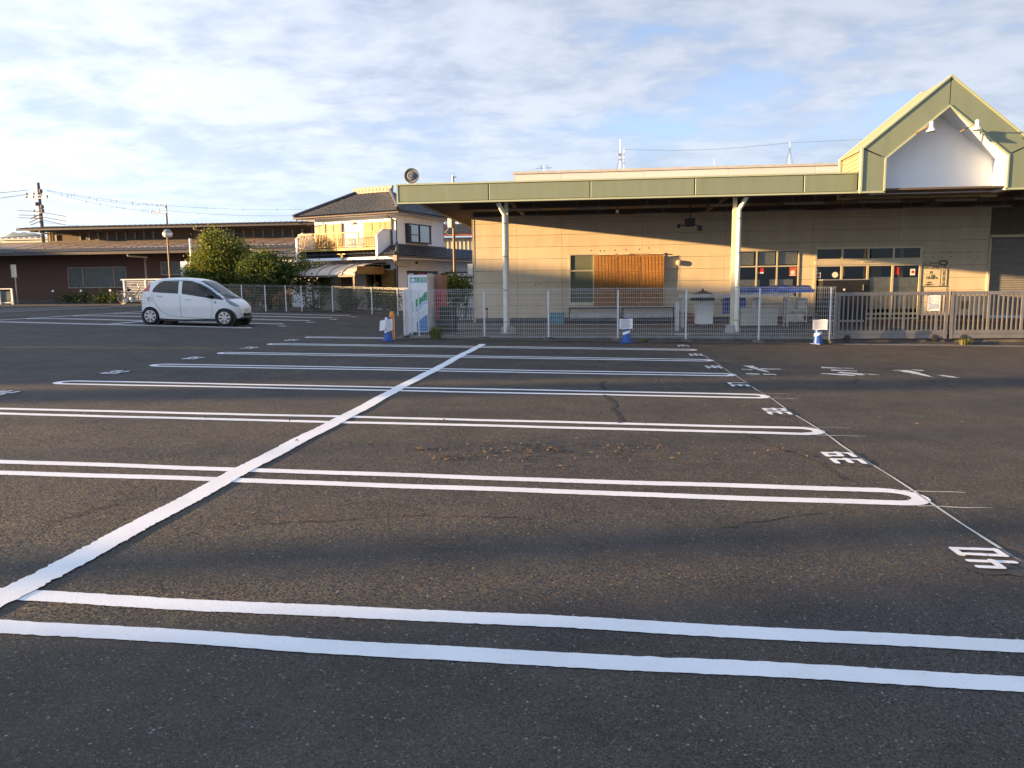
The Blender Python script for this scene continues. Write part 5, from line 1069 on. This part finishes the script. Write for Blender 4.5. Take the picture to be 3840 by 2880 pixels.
# louvre fence, bicycle, white pillar
t = thing('louvre_fence', 'sunlit cream louvre fence with rails behind the bicycle', 'fence', (-31.5, 50.4, gz(-31)))
for x in (-32.8, -31.2, -29.6, -28.2): MB().box(x-.06, x+.06, 50.3, 50.4, gz(x), 2.22).build('post', 'white_metal', t)
MB().box(-33.0, -28, 50.28, 50.42, 2.18, 2.27).build('top_rail', 'white_metal', t)
for k in range(13): MB().box(-32.74, -28.2, 50.33, 50.36, .72+k*.112, .72+k*.112+.035).build('rail', 'white_metal', t)
m = MB(); [m.box(-32.72+.05*k, -32.72+.05*k+.008, 50.365, 50.37, .7, 2.15) for k in range(90)]; m.build('wire_panel', 'white_metal', t, kind='stuff')
t = thing('white_pillar', 'sunlit white block and slim white post beside the tallest tree', 'pillar', (-24.6, 44.3, gz(-24)))
MB().box(-25.0, -24.1, 44.1, 44.5, gz(-24), 3.18).build('block', 'house_white', t); MB().tube([(-24.22, 44, gz(-24)), (-24.22, 44, 4.52)], .07, 10).build('post', 'white_metal', t)
def bicycle():
    t = thing('bicycle', 'dark city bicycle leaning by the cream louvre fence', 'bicycle')
    def wheel(x):
        w = MB().lathe([(.315, -.018), (.335, 0), (.315, .018), (.30, .0), (.315, -.018)], 28, (x, 0, .335), 'y').build('wheel', 'rubber', t)
        MB().lathe([(.285, -.012), (.30, -.012), (.30, .012), (.285, .012), (.285, -.012)], 28, (x, 0, .335), 'y').build('rim', 'alloy', w)
        m = MB(); [m.tube([(x, .0, .335), (x+.29*math.cos(a), 0, .335+.29*math.sin(a))], .0035, 4) for a in np.arange(0, 2*PI, PI/9)]; m.build('spokes', 'alloy', w)
    wheel(-.56); wheel(.56)
    m = MB(); m.tube([(-.56, .05, .335), (-.12, .03, .30)], .012, 6); m.tube([(-.56, -.05, .335), (-.12, -.03, .30)], .012, 6); m.tube([(-.12, 0, .30), (-.26, 0, .74)], .017, 8); m.tube([(-.22, 0, .60), (-.56, .05, .335)], .010, 6); m.tube([(-.22, 0, .60), (-.56, -.05, .335)], .010, 6)
    m.tube([(-.12, 0, .30), (.02, 0, .36), (.36, 0, .76)], .020, 8); m.tube([(-.2, 0, .48), (.0, 0, .44), (.37, 0, .82)], .016, 8); m.tube([(.36, 0, .72), (.33, 0, .92)], .02, 8); m.build('frame', 'black', t)
    MB().tube([(.37, .05, .7), (.46, .05, .55), (.56, .05, .335)], .013, 6).tube([(.37, -.05, .7), (.46, -.05, .55), (.56, -.05, .335)], .013, 6).build('fork', 'alloy', t)
    MB().lathe([(0, -.12), (.05, -.11), (.10, -.02), (.06, .10), (.02, .16), (0, .16)], 12, (-.28, 0, .80), 'x').tube([(-.26, 0, .7), (-.275, 0, .78)], .014, 6).build('saddle', 'black', t)
    MB().tube([(.33, 0, .92), (.32, 0, 1.02), (.30, .12, 1.05), (.16, .27, 1.06), (.06, .29, 1.04)], .012, 6).tube([(.32, 0, 1.02), (.30, -.12, 1.05), (.16, -.27, 1.06), (.06, -.29, 1.04)], .012, 6).build('handlebar', 'alloy', t)
    m = MB(); m.grid([[(-.56+.36*math.cos(a), y, .335+.36*math.sin(a)) for y in (-.03, .03)] for a in np.linspace(R(35), R(200), 14)]); m.grid([[(.56+.36*math.cos(a), y, .335+.36*math.sin(a)) for y in (-.03, .03)] for a in np.linspace(R(20), R(140), 12)]); m.build('mudguard', 'alloy', t)
    MB().lathe([(.03, -.02), (.09, -.02), (.09, -.012), (.03, -.012)], 16, (-.12, -.03, .30), 'y').bar((-.12, -.06, .30), (-.08, -.06, .15), .02, .02).box(-.12, -.03, -.12, -.05, .13, .15).bar((-.12, .06, .30), (-.16, .06, .45), .02, .02).build('crank', 'alloy', t)
    m = MB(); m.tube([(-.62, -.08, .0), (-.56, -.08, .335), (-.50, -.08, 0.)], .01, 5); m.tube([(-.93, 0, .72), (-.3, 0, .72)], .008, 5); m.tube([(-.56, .06, .335), (-.66, .06, .72)], .008, 5); m.build('stand', 'galv', t)
    return t
bk = bicycle(); bk.location = (-30.6, 47.9, gz(-30.6)+.0); bk.rotation_euler = (0, 0, R(4)); bk.scale = (1.22, 1.1, 1.22)

# ------------------------------------------------------------------ poles, wires, far ground
def upole(lb, x, y, z0, h, r0, arms, extra):
    t = thing('utility_pole', lb, 'utility pole', (x, y, z0)); MB().tube([(x, y, z0), (x, y, z0+h)], [r0, r0*.62], 10).build('pole', 'pole_concrete', t)
    for (dz, a, b) in arms: MB().bar((x+a, y-.15, z0+dz), (x+b, y-.15, z0+dz+.0), .1, .09).build('crossarm', 'galv', t)
    m = MB()
    for (dz, a, b) in arms:
        n = max(2, int((b-a)/.75)+1)
        for i in range(n): m.lathe([(.05, 0), (.09, .05), (.05, .1), (.09, .15), (.03, .28)], 8, (x+a+(b-a)*i/(n-1), y-.15, z0+dz+.05))
    m.build('insulator', 'white_plastic' if not extra else 'pole_concrete', t)
    if extra:
        m = MB(); [m.lathe([(.0, 0), (.16, .02), (.16, .35), (0, .4)], 8, (x+sx_*.3, y-.1, z0+dz)) for dz, sx_ in ((9.6, -1), (9.3, 1), (8.9, 1), (10.9, 1))]; m.box(x-.25, x+.25, y-.3, y, z0+5.2, z0+5.6); m.build('equipment', 'pole_concrete', t)
        m = MB(); [m.bar((x, y-.2, z0+dz), (x+dx, y-.2, z0+dz+dd), .09, .07) for dz, dx, dd in ((9.0, -2.3, .15), (8.6, -2.3, .1), (8.3, -2.4, .12), (8.95, 2.9, -.5), (8.5, 2.9, -.55), (8.2, 2.7, -.6), (8.7, -1.0, -.4), (8.4, -1.2, -.5), (8.0, -1.1, -.35))]; m.build('cable_spacer', 'pole_concrete', t)
    return t
upole('tall utility pole with insulators rising behind the brown hall', -57.5, 75, .7, 11.95, .24, [(10.65, -1.25, .35), (10.35, -1.3, 1.0), (8.9, -.6, .4), (8.4, -.6, .1)], True)
upole('smaller far utility pole behind the middle of the brown hall roof', -55.3, 95, .7, 11.6, .17, [(11.55, -.75, .1), (10.9, -1.9, .1), (10.6, -2.0, .1)], False)
def wire(lb, P0, P1, sag, r=.014, knots=True, lt='power line', n=28, seed=1):
    P0, P1 = Vector(P0), Vector(P1); m = MB(); rr = random.Random(seed)
    pt = lambda u: P0.lerp(P1, u)-Vector((0, 0, sag*4*u*(1-u)))
    m.tube([pt(i/n) for i in range(n+1)], r, 5)
    if knots:
        for k in range(8):
            p = pt(rr.uniform(.1, 1)); m.bar(p-Vector((0, 0, .16)), p+Vector((0, 0, .14)), r*2., r*2.)
    m.build('power_line', 'wire', base=tuple(P0), **tagk(lb, lt, 'overhead lines'))
A_ = (-56.5, 75, 11.9)
wire('upper overhead line sagging from the tall pole to the far pole', (-57.1, 75, 12.0), (-55.3, 95, 12.35), .25, seed=1); wire('middle overhead line sagging from the tall pole to the far pole', (-56.6, 75, 11.85), (-55.9, 95, 12.3), .35, seed=2); wire('lowest overhead line sagging from the tall pole to the far pole', (-56.6, 75, 11.8), (-56.8, 95, 11.6), .4, seed=3)
wire('upper overhead line running from the far pole towards the house', (-55.3, 95, 12.3), (-29, 110, 13.5), .7, seed=4); wire('lower overhead line running from the far pole towards the house', (-55.3, 95, 11.65), (-29, 110, 12.9), .9, seed=5)
wire('overhead line leaving the tall pole to the left', (-58.6, 75, 11.95), (-90, 74, 12.9), .9, .03, False, seed=6); wire('second overhead line leaving the tall pole to the left', (-58.6, 75, 11.55), (-90, 74, 12.6), 1.3, .03, False, seed=6)
wire('faint low cable from the tall pole over the hall roof', (-57.4, 75, 8.6), (-50, 95, 9.2), .35, .015, True, seed=8); wire('faint lowest cable from the tall pole over the hall roof', (-57.4, 75, 8.2), (-48, 95, 8.6), .4, .015, True, seed=9)
wire('thin low cable in front of the haze-tinted hills', (-70, 70, 6.85), (-57.5, 75, 7.35), .25, .03, False, seed=7)
t = thing('utility_pole', 'thin pole tip rising behind the round loudspeaker and canopy', 'utility pole', (-11.1, 60, .3)); MB().tube([(-11.1, 60, .3), (-11.1, 60, 10.05)], .1, 8).build('pole', 'galv', t); MB().bar((-11.25, 60, 9.95), (-10.8, 60, 9.95), .08, .08).build('crossarm', 'galv', t)
t = thing('far_building', 'far sunlit cream building beyond the end of the brown hall', 'building', (-64, 80, .7)); MB().box(-66.35, -58, 80, 90, .5, 7.2).build('wall', 'far_wall', t); MB().box(-66.5, -57.8, 79.8, 90.2, 7.2, 7.35).build('roof', 'metal_cap', t); m = MB(); [m.box(x, x+.25, 79.8, 80, 7.35, 7.5) for x in np.arange(-66.4, -58, .7)]; m.build('parapet_teeth', 'metal_cap', t); MB().box(-66.2, -59, 79.9, 80., 3.6, 5.2).build('window_band', 'window_dark', t); MB().box(-68, -57, 77.5, 79.6, 5.9, 6.75).build('low_roof', 'roof_tile_brown', t)
m = MB(); xs = np.linspace(-1500, 400, 260); rr = np.random.RandomState(4)
def ridge_h(x): return np.interp(x, [-1500, -1000, -860, -760, -745, -731, -722, -712, -703, -698, -690, -660, -500, 400], [40, 55, 62, 66, 69.5, 75.8, 74.6, 75.2, 73.2, 74.6, 70., 60, 45, 40])+.5*math.sin(x*.35)
m.grid([[(x, 900+120*(1-f), f*ridge_h(x)-3*(1-f)) for x in xs] for f in (1, .6, .3, 0)][::-1] if False else [[(x, 900-60*(1-f), f*ridge_h(x)) for x in xs] for f in (0, .35, .7, 1.)], smooth=True); m.build('hills', 'hill', kind='structure')
# unseen blocks and poles added in the west, shaped to cast the shade bands
def block(name, lb, u0, v0, v1, depth, h, hip=False):
    ca, sa = math.cos(AZ), math.sin(AZ); t = thing(name, lb, 'building', rz=AZ); BASE[t] = Vector((0, 0, 0))
    MB().box(u0-depth, u0, v0, v1, 0, h).build('wall', 'shade_block_wall', t); MB().box(u0-depth-.15, u0+.15, v0-.15, v1+.15, h, h+.12).build('roof', 'metal_cap', t)
    k = 0
    for fl in range(max(1, int(h/2.9))):
        m = MB()
        for v in np.arange(v0+1, v1-1.2, 2.6): m.box(u0, u0+.04, v, v+1.3, fl*2.9+1.0, fl*2.9+2.2)
        if m.v: m.build('window', 'window_dark', t)
    t.location = (0, 0, 0); return t
U0 = -68.
hh = lambda h0: h0+.1196*68
block('shade_block', 'tall unseen block added in the west to shade the shop front and the white car', U0, 18.5, 34, 9, hh(2.72)-.12); block('shade_block', 'lower unseen block added in the west to shade the far bays', U0, 12.0, 18.3, 8, hh(.86)-.12)
block('shade_block', 'middle unseen block added in the west to shade the gardens', U0, 34.2, 51, 9, hh(1.25)-.12); block('shade_block', 'low unseen block added in the west to shade the brown hall', U0, 57.0, 80, 9, hh(1.22)-.12); block('shade_block', 'unseen block added in the south west to shade the nearest bays', U0, -22, 3.42, 9, hh(2.6)-.12)
block('narrow_shade_block', 'narrow unseen block added in the west to shade one band of the bays', U0, 10.15, 11.35, 3, 11.2)  # slim unseen mass added to darken one band of asphalt
for v, r_, lb in ((4.17, .27, 'unseen thick pole added in the west to cast a dark band'), (8.75, .05, 'unseen thin pole added in the west to cast a faint streak'), (7.0, .06, 'second unseen thin pole added in the west to cast a faint streak')):  # unseen poles added for the narrow shade bands
    x, y = -62*math.cos(AZ)-v*math.sin(AZ), -62*math.sin(AZ)+v*math.cos(AZ)
    t = thing('shade_pole', lb, 'utility pole', (x, y, 0)); MB().tube([(x, y, 0), (x, y, 12)], [r_*1.1, r_*.9], 10).build('pole', 'pole_concrete', t)

# ------------------------------------------------------------------ the white car
def car():
    t = thing('parked_car', 'small white one box hatchback parked before the mesh garden fence', 'car')
    NX, NS = 190, 84
    xs = np.linspace(-1.675, 1.735, NX)
    def cr(xp, fp):
        xp, fp = np.array(xp), np.array(fp); d = np.gradient(fp, xp)
        def f(x):
            i = np.clip(np.searchsorted(xp, x)-1, 0, len(xp)-2); h = xp[i+1]-xp[i]; u = (x-xp[i])/h
            m0 = d[i]; m1 = d[i+1]
            return (2*u**3-3*u**2+1)*fp[i]+(u**3-2*u**2+u)*h*m0+(-2*u**3+3*u**2)*fp[i+1]+(u**3-u**2)*h*m1
        return f
    ztop = cr([-1.675, -1.64, -1.56, -1.44, -1.30, -1.12, -.85, -.45, -.05, .25, .45, .8, 1.15, 1.3, 1.45, 1.58, 1.68, 1.735], [.62, .92, 1.12, 1.31, 1.46, 1.545, 1.59, 1.61, 1.605, 1.57, 1.515, 1.29, 1.02, .935, .85, .76, .64, .46])
    zbot = cr([-1.675, -1.6, -1.3, 1.3, 1.6, 1.735], [.42, .24, .19, .19, .20, .34])
    wid = cr([-1.675, -1.6, -1.4, -1.0, -.3, .5, 1.0, 1.3, 1.5, 1.62, 1.70, 1.735], [.52, .62, .70, .735, .738, .738, .725, .69, .62, .53, .42, .30])
    belt = cr([-1.675, -1.2, -.3, .5, 1.2, 1.735], [1.12, 1.10, 1.06, .99, .90, .8])
    P = np.zeros((NX, NS, 3)); SP = np.zeros((NX, NS))
    for i, x in enumerate(xs):
        zt, zb, w, be = ztop(x), zbot(x), wid(x), belt(x); be = min(be, zt-.05); cab = np.clip((zt-be-.08)/.35, 0, 1)
        yr = w*(.93*(1-cab)+.745*cab); zr = zt-(.03*(1-cab)+.085*cab)
        z3 = min(.52, zb+(zt-zb)*.45); z4 = min(.80, zb+(zt-zb)*.75, be-.03 if be-.03 > z3 else z3+.02)
        key = np.array([(0, zb), (w*.86, zb), (w*.965, zb+.07), (w, z3), (w*.992, z4), (w*.955, be), (w*.955*.45+yr*.55+.012, be*.45+zr*.55), (yr, zr), (yr*.86, zt-(.03 if cab > .3 else .012)), (yr*.5, zt-.006), (0, zt)])
        kp = np.vstack([2*key[0]-key[1], key, 2*key[-1]-key[-2]]); S_ = np.linspace(0, len(key)-1, NS)
        for j, sp in enumerate(S_):
            k = min(int(sp), len(key)-2); u = sp-k; a, b, c, d = kp[k], kp[k+1], kp[k+2], kp[k+3]
            q = .5*((2*b)+(-a+c)*u+(2*a-5*b+4*c-d)*u*u+(-a+3*b-3*c+d)*u**3); P[i, j] = (x, max(0, q[0]), q[1]); SP[i, j] = sp
    def inpoly(x, z, poly):
        c = False
        for (x0, z0), (x1, z1) in zip(poly, poly[1:]+poly[:1]):
            if (z0 > z) != (z1 > z) and x < (x1-x0)*(z-z0)/(z1-z0)+x0: c = not c
        return c
    WR = [(-1.17, 1.11), (-1.16, 1.19), (-1.09, 1.30), (-.98, 1.40), (-.82, 1.455), (-.32, 1.475), (-.30, 1.075)]; WF = [(-.16, 1.07), (-.175, 1.48), (.10, 1.475), (.42, 1.385), (.70, 1.25), (.98, 1.075), (1.22, .895), (.90, .93)]
    DR = [(-1.22, 1.09), (-1.12, .78), (-.86, .46), (-.58, .325), (-.19, .29), (-.225, 1.06), (-.24, 1.5), (-1.0, 1.5)]; DF = [(-.185, .29), (.80, .235), (.865, .42), (.87, .92), (-.22, 1.06)]
    HL = [(1.27, .955), (1.40, .925), (1.53, .84), (1.665, .665), (1.60, .66), (1.45, .73), (1.34, .83)]
    cls = {}
    for i in range(NX-1):
        for j in range(NS-1):
            x, y, z = P[i:i+2, j:j+2].reshape(4, 3).mean(0); sp = SP[i, j]+.05
            side = 2.0 < sp < 8.2; c = 'body'
            if any(math.hypot(x-a, z-.285) < .335 for a in (-1.275, 1.275)) and sp < 4.8: c = None
            elif sp < 2.0 and z < .27: c = 'underside'
            elif side and inpoly(x, z, WR): c = 'rear_side_window'
            elif side and inpoly(x, z, WF): c = 'front_side_window'
            elif sp > 7.75 and .40 < x < 1.20 and y < .62*wid(x)*.96+.06: c = 'windscreen'
            elif sp > 7.4 and 1.20 <= x < 1.345 and z > .86: c = 'cowl'
            elif side and x > 1.2 and inpoly(x, z, HL): c = 'headlight'
            elif x < -1.28 and 1.10 < z < 1.46 and 5.0 < sp < 8.3 and x < -1.30-.0*(z): c = 'tail_light'
            elif x < -1.36 and 1.02 < z < 1.43 and sp >= 8.3: c = 'rear_window'
            elif side and inpoly(x, z, DR) and z < 1.3: c = 'rear_door'
            elif side and inpoly(x, z, DF): c = 'front_door'
            if c: cls.setdefault(c, []).append((i, j))
    mats = {'body': 'car_white', 'rear_side_window': 'car_glass', 'front_side_window': 'car_glass', 'windscreen': 'car_glass', 'cowl': 'car_black', 'headlight': 'lamp_clear', 'tail_light': 'tail_red', 'rear_window': 'car_black', 'rear_door': 'car_white', 'front_door': 'car_white', 'underside': 'car_black'}
    objs = {}
    pt = lambda i, j, sg: (P[i, j, 0], sg*P[i, j, 1], P[i, j, 2])
    for c, fl in cls.items():
        both = [1, -1] if c in ('body', 'windscreen', 'cowl', 'rear_window', 'underside') else None
        for sgs in ([both] if both else [[-1], [1]]):
            m = MB(); idx = {}
            for sg in sgs:
                for (i, j) in fl:
                    q = []
                    for a, b in ((i, j), (i+1, j), (i+1, j+1), (i, j+1)):
                        k = (a, b, sg)
                        if k not in idx: idx[k] = len(m.v); m.v.append(pt(a, b, sg))
                        q.append(idx[k])
                    m.f.append(tuple(q) if sg < 0 else tuple(q[::-1])); m.mi.append(0); m.sm.append(True)
            o = m.build('door' if 'door' in c else ('side_window' if 'side_window' in c else c), mats[c], t)
            if sgs[0] == -1 and not both: objs[c] = o
    def ysurf(x, z):
        i = int(np.clip(np.searchsorted(xs, x), 0, NX-1)); row = P[i]; sel = (SP[i] > 1.2) & (SP[i] < 7.8)
        zz, yy = row[sel, 2], row[sel, 1]; return float(np.interp(z, zz, yy))
    def on(poly, r, close=True, off=.001):
        pts = []
        pl = poly+([poly[0]] if close else [])
        for (a, b), (c, d) in zip(pl[:-1], pl[1:]):
            n = max(2, int(math.dist((a, b), (c, d))/.05)); pts += [(a+(c-a)*k/n, b+(d-b)*k/n) for k in range(n)]
        pts.append(pl[-1]); m = MB()
        for sg in (-1, 1): m.tube([(x, sg*(ysurf(x, z)+off), z) for x, z in pts], r, 5)
        return m
    on([(-1.2, 1.05), (-1.12, .78), (-.86, .46), (-.58, .325), (-.19, .29), (-.225, 1.05)], .005, False, .0).build('door_seam', 'car_black', t); on([(-.19, .29), (.80, .235), (.865, .42), (.87, .92)], .005, False, .0).build('door_seam', 'car_black', t)
    on(WR, .011, True, -.002).build('window_seal', 'car_black', t); on(WF, .011, True, -.002).build('window_seal', 'car_black', t)
    on([(-1.0, 1.43), (-.82, 1.475), (-.45, 1.495), (-.1, 1.50), (.15, 1.485), (.45, 1.395), (.72, 1.265), (1.0, 1.085), (1.24, .895)], .014, False, -.004).build('roof_trim', 'car_black', t)
    on([(-.95, 1.105), (-.95, 1.42)], .010, False, -.003).build('window_divider', 'car_black', t)
    for (x, z, k) in ((-.93, .99, 'rear_door'), (.03, .895, 'front_door')):
        m = MB(); y = ysurf(x, z)
        m.tube([(x-.09, -(y+.012), z-.005), (x-.05, -(y+.028), z), (x+.06, -(y+.028), z-.004), (x+.10, -(y+.010), z-.012)], [.012, .017, .017, .012], 8); m.build('handle', 'car_white', objs.get(k, t))
    x, z = -1.28, .86; m = MB(); y = ysurf(x, z); m.lathe([(.062, -.02), (.066, .0), (.058, .012), (0, .010)][::-1], 18, (x, -(y-.004), z), 'y'); m.build('charge_port', 'car_black', t)
    m = MB(); y = ysurf(.98, .80); m.lathe([(0, -.012), (.035, -.01), (.035, .01)], 10, (.98, -y, .80), 'y'); m.build('side_repeater', 'lamp_clear', t)
    for sg in (-1, 1):
        m = MB(); y = ysurf(.78, 1.0); m.lathe([(0, -.10), (.05, -.09), (.085, 0), (.07, .07), (0, .09)], 12, (.80, sg*(y+.12), 1.02), 'y'); m.bar((.80, sg*(y-.02), .99), (.80, sg*(y+.06), 1.0), .05, .04); m.build('wing_mirror', 'car_black', t)
        on([(-1.62, .40)], .01, False)
    for a in (-1.275, 1.275):
        for sg in (-1, 1):
            m = MB(); arc = [(a+.337*math.cos(q), .285+.337*math.sin(q)) for q in np.linspace(R(-8), R(188), 30)]
            m.tube([(x, sg*(ysurf(x, z)-.006), z) for x, z in arc], .017, 6)
            m.build('arch_lip', 'car_white', t)
            m = MB(); m.lathe([(.34, 0), (.34, -.28), (0, -.28)], 24, (a, sg*.66 if sg > 0 else -.66+.28, .285), 'y', smooth=False)
            m.build('wheel_arch', 'car_black', t)
    for a in (-1.275, 1.275):
        for sg in (-1, 1):
            y = sg*.66
            w = MB().lathe([(.195, .065), (.235, .078), (.272, .07), (.287, .04), (.287, -.04), (.272, -.07), (.2, -.07)] if sg > 0 else [(.195, -.065), (.235, -.078), (.272, -.07), (.287, -.04), (.287, .04), (.272, .07), (.2, .07)], 36, (a, y, .287), 'y').build('wheel', 'rubber', t)
            m = MB(); e = sg*.068
            m.lathe([(.178, e*.9), (.20, e), (.205, e*.8)], 32, (a, y, .287), 'y'); m.lathe([(0, e*1.0), (.045, e*1.0), (.055, e*.6)], 16, (a, y, .287), 'y')
            for k in range(7):
                an = 2*PI*k/7+.2; d = Vector((math.cos(an), 0, math.sin(an))); s = Vector((-math.sin(an), 0, math.cos(an))); c0 = Vector((a, y, .287))
                for q in (-1, 1):
                    p0 = c0+d*.045+s*q*.012+Vector((0, e*.92, 0)); p1 = c0+d*.185+s*q*.030+Vector((0, e*.9, 0)); m.bar(p0, p1, .020, .022, upv=(0, 1, 0))
                m.bar(c0+d*.04+Vector((0, e*.86, 0)), c0+d*.185+Vector((0, e*.84, 0)), .05, .012, upv=(0, 1, 0))
            m.build('rim', 'alloy', w); MB().lathe([(0, e*.3), (.19, e*.3)], 24, (a, y, .287), 'y').build('brake_disc', 'car_black', w)
    MB().box(1.738, 1.752, -.165, .165, .43, .60).build('number_plate', 'poster_white', t); MB().box(1.69, 1.728, -.22, .22, .33, .41).build('grille', 'car_black', t); MB().box(1.60, 1.66, -.44, -.36, .36, .42).box(1.60, 1.66, .36, .44, .36, .42).build('fog_lamp', 'car_black', t)
    m = MB(); [m.tube([(1.30, y0_, .95), (1.16, y0_-.3, 1.02), (1.08, y0_-.5, 1.07)], .008, 5) for y0_ in (.35, .0)]; m.build('wiper', 'car_black', t)
    m = MB(); m.box(-.95, .9, -.6, .6, .5, .55); m.box(-.2, .25, -.55, -.08, .55, .8); m.box(-.2, .25, .08, .55, .55, .8); m.box(-.3, -.18, -.52, -.1, .8, 1.3); m.box(-.3, -.18, .1, .52, .8, 1.3); m.box(-1.05, -.95, -.5, .5, .6, 1.2); m.box(.9, 1.15, -.6, .6, .7, .88); m.build('interior', 'car_black', t)
    m = MB(); m.tube([(.72, .35+.17*math.cos(a), .98+.17*math.sin(a)) for a in np.linspace(0, 2*PI, 18)], .015, 6); m.build('steering_wheel', 'car_black', t)
    return t
ca = car(); ca.location = (-13.78, 25.2, gz(-13.78)); ca.rotation_euler = (0, R(1.65), R(.8)); ca.scale = (1.03, 1.0, 1.0)
